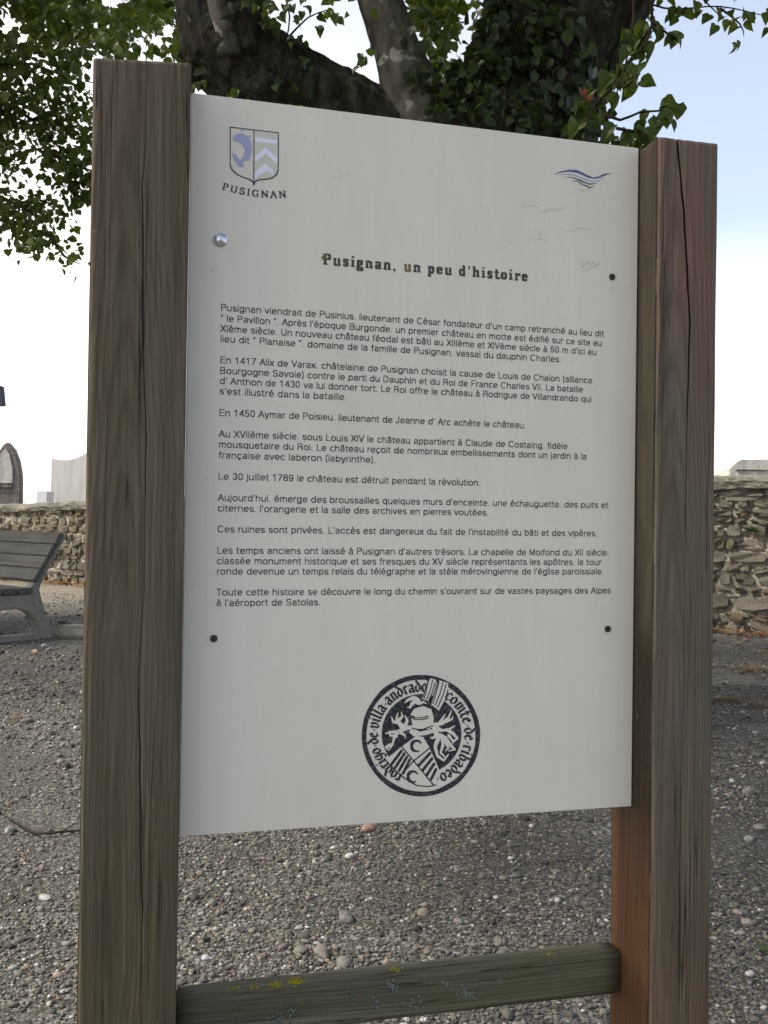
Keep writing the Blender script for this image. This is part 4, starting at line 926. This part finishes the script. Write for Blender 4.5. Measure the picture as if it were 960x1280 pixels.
LEAFM = []
for k in range(9):
    vs, fs = heart(.10+.10*k, .1+.13*((k*5) % 9), k+1)
    for v in vs: v.x *= (1, .8, .9, .7, 1.05)[k % 5]; v.z += v.x*v.y*(-.5, .3, 0, .6, -.2)[k % 5]+.05*noise.noise(v*5+Vector((k, 0, 0))); me = mesh('leaf', vs, fs); me.materials.append(M_LEAFO); LEAFM.append(me)
IVYM = []
for k in range(4):
    pts_ = [(0, 0), (.2, -.12), (.5, .05), (.36, .3), (.46, .6), (.2, .6), (0, 1.0)]
    vs = [Vector((0, .35, .08*k-.1))]
    ring_ = [Vector((x, y, .1*abs(x)*k-.2*(y-.4)**2)) for x, y in pts_]+[Vector((-x, y, .14*abs(x)*k-.2*(y-.4)**2)) for x, y in pts_[-2:0:-1]]
    vs += ring_; n = len(ring_); fs = [(0, 1+i, 1+(i+1) % n) for i in range(n)]
    me = mesh('ivy_leaf', vs, fs); me.materials.append(M_IVY); IVYM.append(me)
IVYH = []
for k in range(4):
    me = LEAFM[k].copy(); me.name = 'ivy_leaf'; me.materials.clear(); me.materials.append(M_IVY); IVYH.append(me)
def rotm(d, nrm_, roll=0):
    y = d.normalized(); z = (nrm_-y*nrm_.dot(y)); z = z.normalized() if z.length > 1e-3 else y.orthogonal().normalized(); x = y.cross(z)
    return Matrix((x, y, z)).transposed()
def put_leaf(name, me, p, d, nrm_, size, parent=None):
    o = bpy.data.objects.new(name, me); COL.objects.link(o); o.parent = parent
    m4 = rotm(d, nrm_).to_4x4(); m4 = Matrix.Translation(p-parent.location) @ m4 @ Matrix.Scale(size, 4); o.matrix_local = m4; return o
def rv(s=1): return Vector((random.gauss(0, s), random.gauss(0, s), random.gauss(0, s)))
twigV = []; twigF = []
def twig(pts, r0, r1, seg=5, step=.06):
    sweep('twig', [p-T0 for p in pts], list(np.linspace(r0, r1, len(pts))), M_TWIG, tree, seg, step)
# right-hand spray of big leaves beside the trunk
LV = 0
R3 = 3.75
sprays = [([(790, -30), (792, 20), (786, 60), (776, 110)], 3), ([(812, -30), (815, 30), (800, 62), (782, 80), (770, 120)], 3), ([(815, 30), (832, 40), (838, 48)], 6),
          ([(800, 60), (790, 75), (770, 95), (752, 120)], 11), ([(765, 110), (745, 130), (732, 155), (728, 172)], 13), ([(752, 140), (775, 150), (800, 140), (830, 138), (855, 128)], 10),
          ([(770, 160), (800, 165), (825, 158), (838, 140)], 12), ([(740, 165), (770, 178), (800, 178), (820, 176)], 16), ([(745, 120), (758, 100), (780, 110), (800, 92)], 6), ([(790, 70), (800, 50), (822, 35)], 9), ([(735, 180), (780, 185), (815, 182)], 8), ([(725, 110), (732, 130), (742, 150)], 8)]
for pts_, nl in sprays:
    Yb = R3+random.uniform(-.2, .25); P_ = [at(a, b, Yb+random.uniform(-.04, .04)) for a, b in pts_]; twig(P_, .007, .003)
    for i in range(nl):
        t = random.random()**.7*(len(P_)-1); i0 = min(int(t), len(P_)-2); p = P_[i0].lerp(P_[i0+1], t-i0)+rv(.022)
        d = (Vector((random.gauss(0, .8), random.gauss(0, .5), -.9))); nm = Vector((random.gauss(0, .4), -.9, random.gauss(.45, .4)))
        put_leaf('leaf', random.choice(LEAFM), p, d, nm, random.uniform(.045, .088), tree); LV += 1
# top right fringe
for i in range(48):
    px = random.uniform(800, 975); py = random.gauss(12, 16)+(6 if px > 860 else 0); p = at(px, py, 4.6+random.uniform(-.3, .5))
    put_leaf('leaf', random.choice(LEAFM), p, Vector((random.gauss(0, .6), random.gauss(0, .5), -1)), Vector((random.gauss(0, .5), -.8, random.gauss(.2, .4))), random.uniform(.04, .065), tree); LV += 1
for q in [[(760, -20), (830, 10), (900, 8), (965, 22)], [(850, -30), (880, 0), (905, 25)], [(900, 10), (925, 30), (930, 45)]]: twig([at(a, b, 4.6) for a, b in q], .006, .002)
# between the limbs, top
for q in [[(352, -20), (362, 20), (358, 48), (356, 56)], [(362, 45), (385, 22), (410, 12)]]: twig([at(a, b, 4.1) for a, b in q], .005, .002)
for (cx, cy, sx, sy, n_) in [(385, 5, 45, 10, 22), (420, 18, 18, 7, 10), (345, 20, 10, 14, 10), (372, 52, 8, 8, 4), (455, 78, 6, 12, 5), (330, 12, 12, 14, 10), (240, 105, 12, 5, 5), (292, 112, 4, 4, 2)]:
    for i in range(n_):
        p = at(random.gauss(cx, sx*.7), random.gauss(cy, sy*.7), 4.0+random.uniform(-.15, .15))
        put_leaf('leaf', random.choice(LEAFM), p, Vector((random.gauss(0, .7), random.gauss(0, .4), -.8)), Vector((random.gauss(0, .4), -.9, random.gauss(.2, .4))), random.uniform(.028, .05), tree); LV += 1
# ivy on the trunk
bpy.context.view_layer.update()
from mathutils.bvhtree import BVHTree
dg = bpy.context.evaluated_depsgraph_get()
cand = [(x, y) for _ in range(400) for x, y in [(random.uniform(500, 762), random.uniform(-15, 190))]]
bv = []
for ch in tree.children:
    if ch.name.split('.')[0] in ('trunk', 'limb', 'burr'):
        me_ = ch.data; bv.append(BVHTree.FromPolygons([v.co+T0 for v in me_.vertices], [tuple(p.vertices) for p in me_.polygons]))
def hit(px, py):
    best = None; o_ = Vector((0, 0, EYE)); d = ray(px, py).normalized()
    for b in bv:
        h = b.ray_cast(o_, d)
        if h[0] is not None and (best is None or h[3] < best[3]): best = h
    return best
nI = 0
foc = [(625, 50, 30, 45), (655, 30, 30, 25), (650, 120, 25, 25), (600, 70, 20, 40), (700, 150, 25, 25), (560, 110, 25, 25), (690, 60, 22, 30), (515, 60, 8, 30), (720, 90, 18, 30), (420, 85, 60, 20), (330, 90, 30, 25), (640, 150, 60, 20)]
while nI < 125:
    f = random.choice(foc); px, py = random.gauss(f[0], f[2]), random.gauss(f[1], f[3]); h = hit(px, py)
    if not h: continue
    n_ = h[1]; n_ = n_ if n_.y < 0 else -n_
    p = h[0]+n_*random.uniform(.01, .07)
    put_leaf('ivy_leaf', random.choice(IVYM if random.random() < .25 else IVYH), p, Vector((random.gauss(0, .5), random.gauss(-.1, .2), -.8)), n_+rv(.7)+Vector((0, 0, .3)), random.uniform(.028, .075 if px > 540 else .045), tree); nI += 1
h = hit(735, 110) or hit(700, 110)
put_leaf('leaf', LEAFM[2].copy(), at(734, 112, 3.9), Vector((.1, 0, -1)), Vector((0, -1, .1)), .055, tree)['label'] = 'dull red leaf at the trunk edge'
bpy.data.objects[-1] if False else None
for o in tree.children:
    if o.get('label') == 'dull red leaf at the trunk edge': o.data.materials[0] = M_RED
pts = []
while len(pts) < 600:
    f = random.choice(foc[:4]+foc[5:7]+[(600, 20, 30, 30), (590, 120, 20, 25), (720, 160, 20, 20), (545, 90, 14, 30)]); px, py = random.gauss(f[0], f[2]), random.gauss(f[1], f[3])
    if px > 742 or noise.noise(Vector((px*.03, py*.03, 3))) < -.15: continue
    h = hit(px, py)
    if h: pts.append(h[0]+Vector((0, -1, 0))*random.uniform(.01, .16)+rv(.03))
IVYPTS = pts
# vines
for _ in range(9):
    x_ = random.uniform(560, 740); q = []
    for py in range(190, -30, -25):
        h = hit(x_, py); x_ += random.gauss(3, 9)
        if h: q.append(h[0]+Vector((0, -.012, 0)))
    if len(q) > 3: twig(q, .008, .005)

# crowns: joined small leaves --------------------------------------------------------
LQ = np.array([(0, 0, 0), (.42, .3, .10), (.3, .72, .05), (0, 1, -.08), (-.3, .72, .05), (-.42, .3, .10)]); LF = np.array([(0, 1, 2), (0, 2, 3), (0, 3, 4), (0, 4, 5)])
def leaf_cloud(name, P, size, mat, parent, down=.5):
    P = np.array(P); n = len(P); d = rng.normal(0, .7, (n, 3)); d[:, 2] -= down; d /= np.linalg.norm(d, axis=1)[:, None]
    r = rng.normal(0, 1, (n, 3)); r[:, 2] += 1.0; x = np.cross(d, r); x /= np.linalg.norm(x, axis=1)[:, None]; z = np.cross(x, d)
    s = rng.uniform(size[0], size[1], n)[:, None, None]
    V_ = P[:, None]+s*(LQ[None, :, 0:1]*x[:, None]+LQ[None, :, 1:2]*d[:, None]+LQ[None, :, 2:3]*z[:, None])
    F_ = (LF[None]+(np.arange(n)*6)[:, None, None]).reshape(-1, 3)
    V_ = V_.reshape(-1, 3)-np.array(parent.location)
    o = link(name, np_mesh(name, V_, F_), mat, parent); o['kind'] = 'stuff'; return o
def lerp_(a, tb): 
    for (x0, y0), (x1, y1) in zip(tb, tb[1:]):
        if x0 <= a <= x1: return y0+(y1-y0)*(a-x0)/(x1-x0)
    return tb[0][1] if a < tb[0][0] else tb[-1][1]
LOWER = [(-400, 330), (-90, 60), (-20, -12), (118, -14), (240, -14), (330, -6), (345, -6), (460, -8), (495, 10), (520, 30), (560, 35), (600, 30), (800, -10), (960, -14), (1400, 60)]
def crown_points(center, radii, n, cl=14, spread=.28, skirt=0):
    out = []; c = Vector(center)
    while len(out) < n:
        v = rv(1); v.normalize(); r_ = random.random()**.45; p = c+Vector((v.x*radii[0], v.y*radii[1], v.z*radii[2]))*r_
        if noise.noise(p*.55) < -.12: continue
        if p.z < 2.3: continue
        q = project(p)
        if q and -250 < q[0] < 1200:
            lo = lerp_(q[0], LOWER)+18*noise.noise(p*1.5)
            if q[1] > lo-25: continue
        for _ in range(cl):
            pp = p+rv(spread); q2 = project(pp)
            if q2 and -60 < q2[0] < 1020 and q2[1] > lerp_(q2[0], LOWER): continue
            if pp.z > 2.0: out.append(pp)
    return out[:n]
main = crown_points((.3, 2.2, 5.7), (5.0, 4.3, 2.6), 44000, 16, .22)
leaf_cloud('crown', main, (.06, .10), M_LEAF, tree)
M_IVYI = leafmat('ivy_leaf_mass', [(0, (.012, .026, .009)), (.5, (.026, .048, .016)), (.9, (.045, .075, .025)), (1, (.09, .13, .05))], 'i', .2)
leaf_cloud('ivy', IVYPTS, (.035, .072), M_IVYI, tree)
# green behind the crotch, seen between limb and trunk
pts = []
while len(pts) < 620:
    px, py = random.gauss(545, 32), abs(random.gauss(0, 62))-12
    if noise.noise(Vector((px*.03, py*.03, 5))) < -.18: continue
    pts.append(at(px, py, random.uniform(5.4, 6.6)))
leaf_cloud('back_foliage', pts, (.05, .085), M_LEAF, tree)

# second tree, trunk outside the picture on the left, its boughs hanging in --------------
t2 = empty('hanging_tree', (-6.2, 7.6, 0)); tag(t2, 'leafy tree whose boughs hang down at the upper left over the bench', 'tree')
def r2(P_): return [p-t2.location for p in P_]
sweep('trunk', r2([Vector((-6.2, 7.6, -.1)), Vector((-6.1, 7.6, 1.5)), Vector((-6.0, 7.6, 3)), Vector((-5.9, 7.5, 5.5)), Vector((-5.8, 7.5, 7.5))]), [.42, .32, .28, .2, .1], M_BARK, t2, 32, .12, bark_disp(.15))
for q in [[(-6.0, 7.6, 3.2), (-4.8, 7.4, 4.8), (-3.2, 7.2, 5.7), (-1.6, 6.8, 6.0)], [(-5.9, 7.6, 3.8), (-5.0, 6.0, 5.0), (-3.6, 4.4, 5.6)], [(-5.9, 7.5, 4.6), (-7.4, 8.4, 6.0), (-8.6, 9.2, 6.4)], [(-5.9, 7.5, 4.4), (-4.6, 9.0, 5.8), (-3.4, 10, 6.4)], [(-6.1, 7.6, 3.2), (-7.4, 6.4, 4.3), (-8.8, 5.2, 5.0)]]:
    sweep('limb', r2([Vector(a) for a in q]), [.12, .09, .06, .03][:len(q)] if len(q) == 4 else [.14, .09, .04], M_BARK, t2, 12, .15, bark_disp(.1))
pts = []; tw = []
def along(q, n, sp, Y, dens=1):
    P_ = [at(a, b, Y) for a, b in q]; tw.append(P_)
    for i in range(int(n*.95)):
        t = random.random()*(len(P_)-1); i0 = min(int(t), len(P_)-2); p = P_[i0].lerp(P_[i0+1], t-i0)
        pts.append(p+Vector((random.gauss(0, sp), random.gauss(0, sp*1.6), random.gauss(0, sp)-sp*.5)))
for q, n_, sp in [([(-120, 70), (0, 110), (60, 122), (125, 150)], 520, .10), ([(-100, 130), (-10, 125), (40, 150), (70, 180), (110, 215), (150, 240)], 300, .07), ([(40, 150), (75, 145), (125, 185)], 190, .07),
                 ([(60, 190), (90, 205), (118, 215), (150, 235)], 240, .07), ([(-90, 190), (-10, 190), (15, 185), (28, 190)], 190, .07), ([(-120, 215), (-20, 240), (20, 255), (50, 275), (66, 300)], 420, .085), ([(20, 255), (50, 250), (78, 262)], 130, .055),
                 ([(-80, 260), (0, 275), (30, 290), (62, 296)], 170, .06), ([(-60, 90), (40, 80), (118, 120)], 360, .10), ([(66, 195), (84, 200)], 40, .03), ([(85, 225), (112, 245)], 60, .04), ([(60, 290), (80, 320), (100, 330)], 14, .06), ([(-5, 130), (8, 150)], 130, .07)]:
    along(q, n_, sp, 6.6+random.uniform(-.5, .5))
nspray = len(pts)
k = 0
while k < 6400:          # the dense mass above
    px, py = random.uniform(-260, 245), random.gauss(0, 60)
    lim = lerp_(px, [(-260, 200), (0, 130), (60, 120), (100, 100), (120, 80), (245, 70)])
    if py > lim or py < -160: continue
    if noise.noise(Vector((px*.018, py*.018, 2)))+.55*noise.noise(Vector((px*.06, py*.06, 9))) < (-.27 if px < 105 else -.10) and px > -20: continue
    pts.append(at(px, py, random.uniform(5.8, 8.2))); k += 1
leaf_cloud('hanging_foliage', pts[:nspray], (.036, .070), M_LEAF, t2)
leaf_cloud('dense_foliage', pts[nspray:], (.05, .095), M_LEAF, t2)
for (cx, cy, n_) in [(34, 305, 3), (88, 318, 3), (42, 310, 2), (140, 38, 12), (170, 30, 14), (200, 25, 12), (195, 55, 14), (215, 62, 10), (160, 60, 8)]:      # larger leaves near the post
    for i in range(n_):
        p = at(random.gauss(cx, 10), random.gauss(cy, 7), 4.9+random.uniform(-.3, .3)); put_leaf('leaf', random.choice(LEAFM), p, Vector((random.gauss(.3, .7), random.gauss(0, .4), -.6)), Vector((random.gauss(0, .4), -.9, random.gauss(.3, .4))), random.uniform(.035, .06), t2)
tV = []; tF = []
for P_ in tw:
    sweep('twig', [p-t2.location for p in P_], list(np.linspace(.014, .003, len(P_))), M_TWIG, t2, 5, .15)
cr = crown_points((-6.0, 6.2, 5.8), (4.0, 3.2, 2.6), 14000, 16, .26)
leaf_cloud('crown', [p for p in cr], (.07, .11), M_LEAF, t2)

# ------------------------------------------------------------------ small things on the ground
tw_ = [(4, 1020), (22, 1030), (48, 1043), (78, 1041), (103, 1038), (125, 1034)]
P_ = [ground_at(a, b, .012)+Vector((0, 0, .004*random.random())) for a, b in tw_]; e = empty('fallen_branch', P_[2]); tag(e, 'thin dark bent stick lying on gravel left of the left post', 'stick')
sweep('stem', [p-P_[2] for p in P_], [.002, .003, .0042, .0035, .003, .0025], M_TWIG, e, 8, .03)
sweep('side_twig', [P_[3]-P_[2], ground_at(92, 1030, .02)-P_[2], ground_at(104, 1026, .03)-P_[2]], [.002, .0015, .001], M_TWIG, e, 6, .03)
def tuft(px, py, n, h, spread, mat, label, name='grass_tuft', cat='grass tuft', z=0.0, loc=None):
    p = loc or ground_at(px, py); e = empty(name, (p.x, p.y, p.z if loc else gz(p.x, p.y))); tag(e, label, cat); vs = []; fs = []
    for i in range(n):
        a = random.uniform(0, 2*PI); b = Vector((math.cos(a), math.sin(a), 0)); r = spread*random.random(); h_ = h*random.uniform(.4, 1); side = Vector((-b.y, b.x, 0))*.0014
        o0 = b*r*.7+Vector((random.uniform(-1, 1), random.uniform(-1, 1), 0))*spread*.4; mid = o0+b*h_*.35+Vector((0, 0, h_*.6)); tip = o0+b*h_*.95+Vector((0, 0, h_*random.uniform(.3, .9)))
        k = len(vs); vs += [o0-side, o0+side, mid+side, mid-side, tip]; fs += [(k, k+1, k+2, k+3), (k+3, k+2, k+4)]
    link('blades', mesh('blades', vs, fs), mat, e)['kind'] = 'stuff'
tuft(938, 838, 300, .06, .17, M_STRAW, 'largest tuft of dry reddish grass near the wall foot at right')
tuft(910, 876, 130, .05, .07, M_STRAW, 'small straw coloured grass tuft close to the right post')
tuft(950, 884, 130, .05, .09, M_STRAW, 'dry grass tuft at the right picture edge below the largest tuft')
tuft(895, 790, 90, .05, .05, M_STRAW, 'thin dry grass wisp at the wall foot beside the right post')
p = ground_at(85, 847); tuft(26, 900, 40, .04, .09, M_STRAW, 'sparse dry grass tuft on the gravel at far left')
hp = WA+wd*((Vector((3.02, 8, 0))-WA).dot(wd)); q = ray(941, 665); t_ = (WA+wn*.08-Vector((0, 0, EYE))).dot(wn)/q.dot(wn); wp = Vector((0, 0, EYE))+q*t_
tuft(0, 0, 110, .09, .05, M_GRN, 'small green plant growing from a joint in the stone wall', 'wall_plant', 'plant', loc=wp)
# broad-leaved weed by the right edge
def weed(px, py, label, n=6, s=.03):
    p = ground_at(px, py); e = empty('weed', (p.x, p.y, gz(p.x, p.y))); tag(e, label, 'plant')
    for i in range(n):
        a = 2*PI*i/n+random.random(); me = LEAFM[i % 5].copy(); me.materials.clear(); me.materials.append(M_GRN)
        o = link('leaf', me, M_GRN, e); m4 = rotm(Vector((math.cos(a), math.sin(a), .5)), Vector((0, 0, 1))).to_4x4(); o.matrix_local = Matrix.Translation((math.cos(a)*.006, math.sin(a)*.006, .006)) @ m4 @ Matrix.Scale(s*random.uniform(.7, 1.1), 4)
weed(958, 1200, 'small green weed in the gravel at the lower right edge', 5, .026)
# leaf litter: drifted at the wall foot, and a few on the gravel
pts = []
for s in np.linspace(-2.2, LW+2.4, 1500):
    p = WA+wd*s+wn*(.12+abs(random.gauss(0, .10))); pts.append(Vector((p.x, p.y, gz(p.x, p.y)+.015+.03*random.random())))
for i in range(120):
    y = random.uniform(6, 11); x = random.uniform(-4.2, 4); pts.append(Vector((x, y, gz(x, y)+.015)))
class _P: location = Vector((0, 0, 0))
P = np.array([p[:] for p in pts]); n = len(P); d = rng.normal(0, 1, (n, 3)); d[:, 2] *= .3; d /= np.linalg.norm(d, axis=1)[:, None]; r = np.tile([0, 0, 1.], (n, 1))+rng.normal(0, .35, (n, 3)); x = np.cross(d, r); x /= np.linalg.norm(x, axis=1)[:, None]; z = np.cross(x, d)
s = rng.uniform(.03, .06, n)[:, None, None]; V_ = P[:, None]+s*(LQ[None, :, 0:1]*x[:, None]+LQ[None, :, 1:2]*d[:, None]+LQ[None, :, 2:3]*z[:, None]); F_ = (LF[None]+(np.arange(n)*6)[:, None, None]).reshape(-1, 3)
tag(link('leaf_litter', np_mesh('leaf_litter', V_.reshape(-1, 3), F_), M_DRY), 'red and brown fallen leaves drifted along the foot of the wall', 'leaves', kind='stuff')
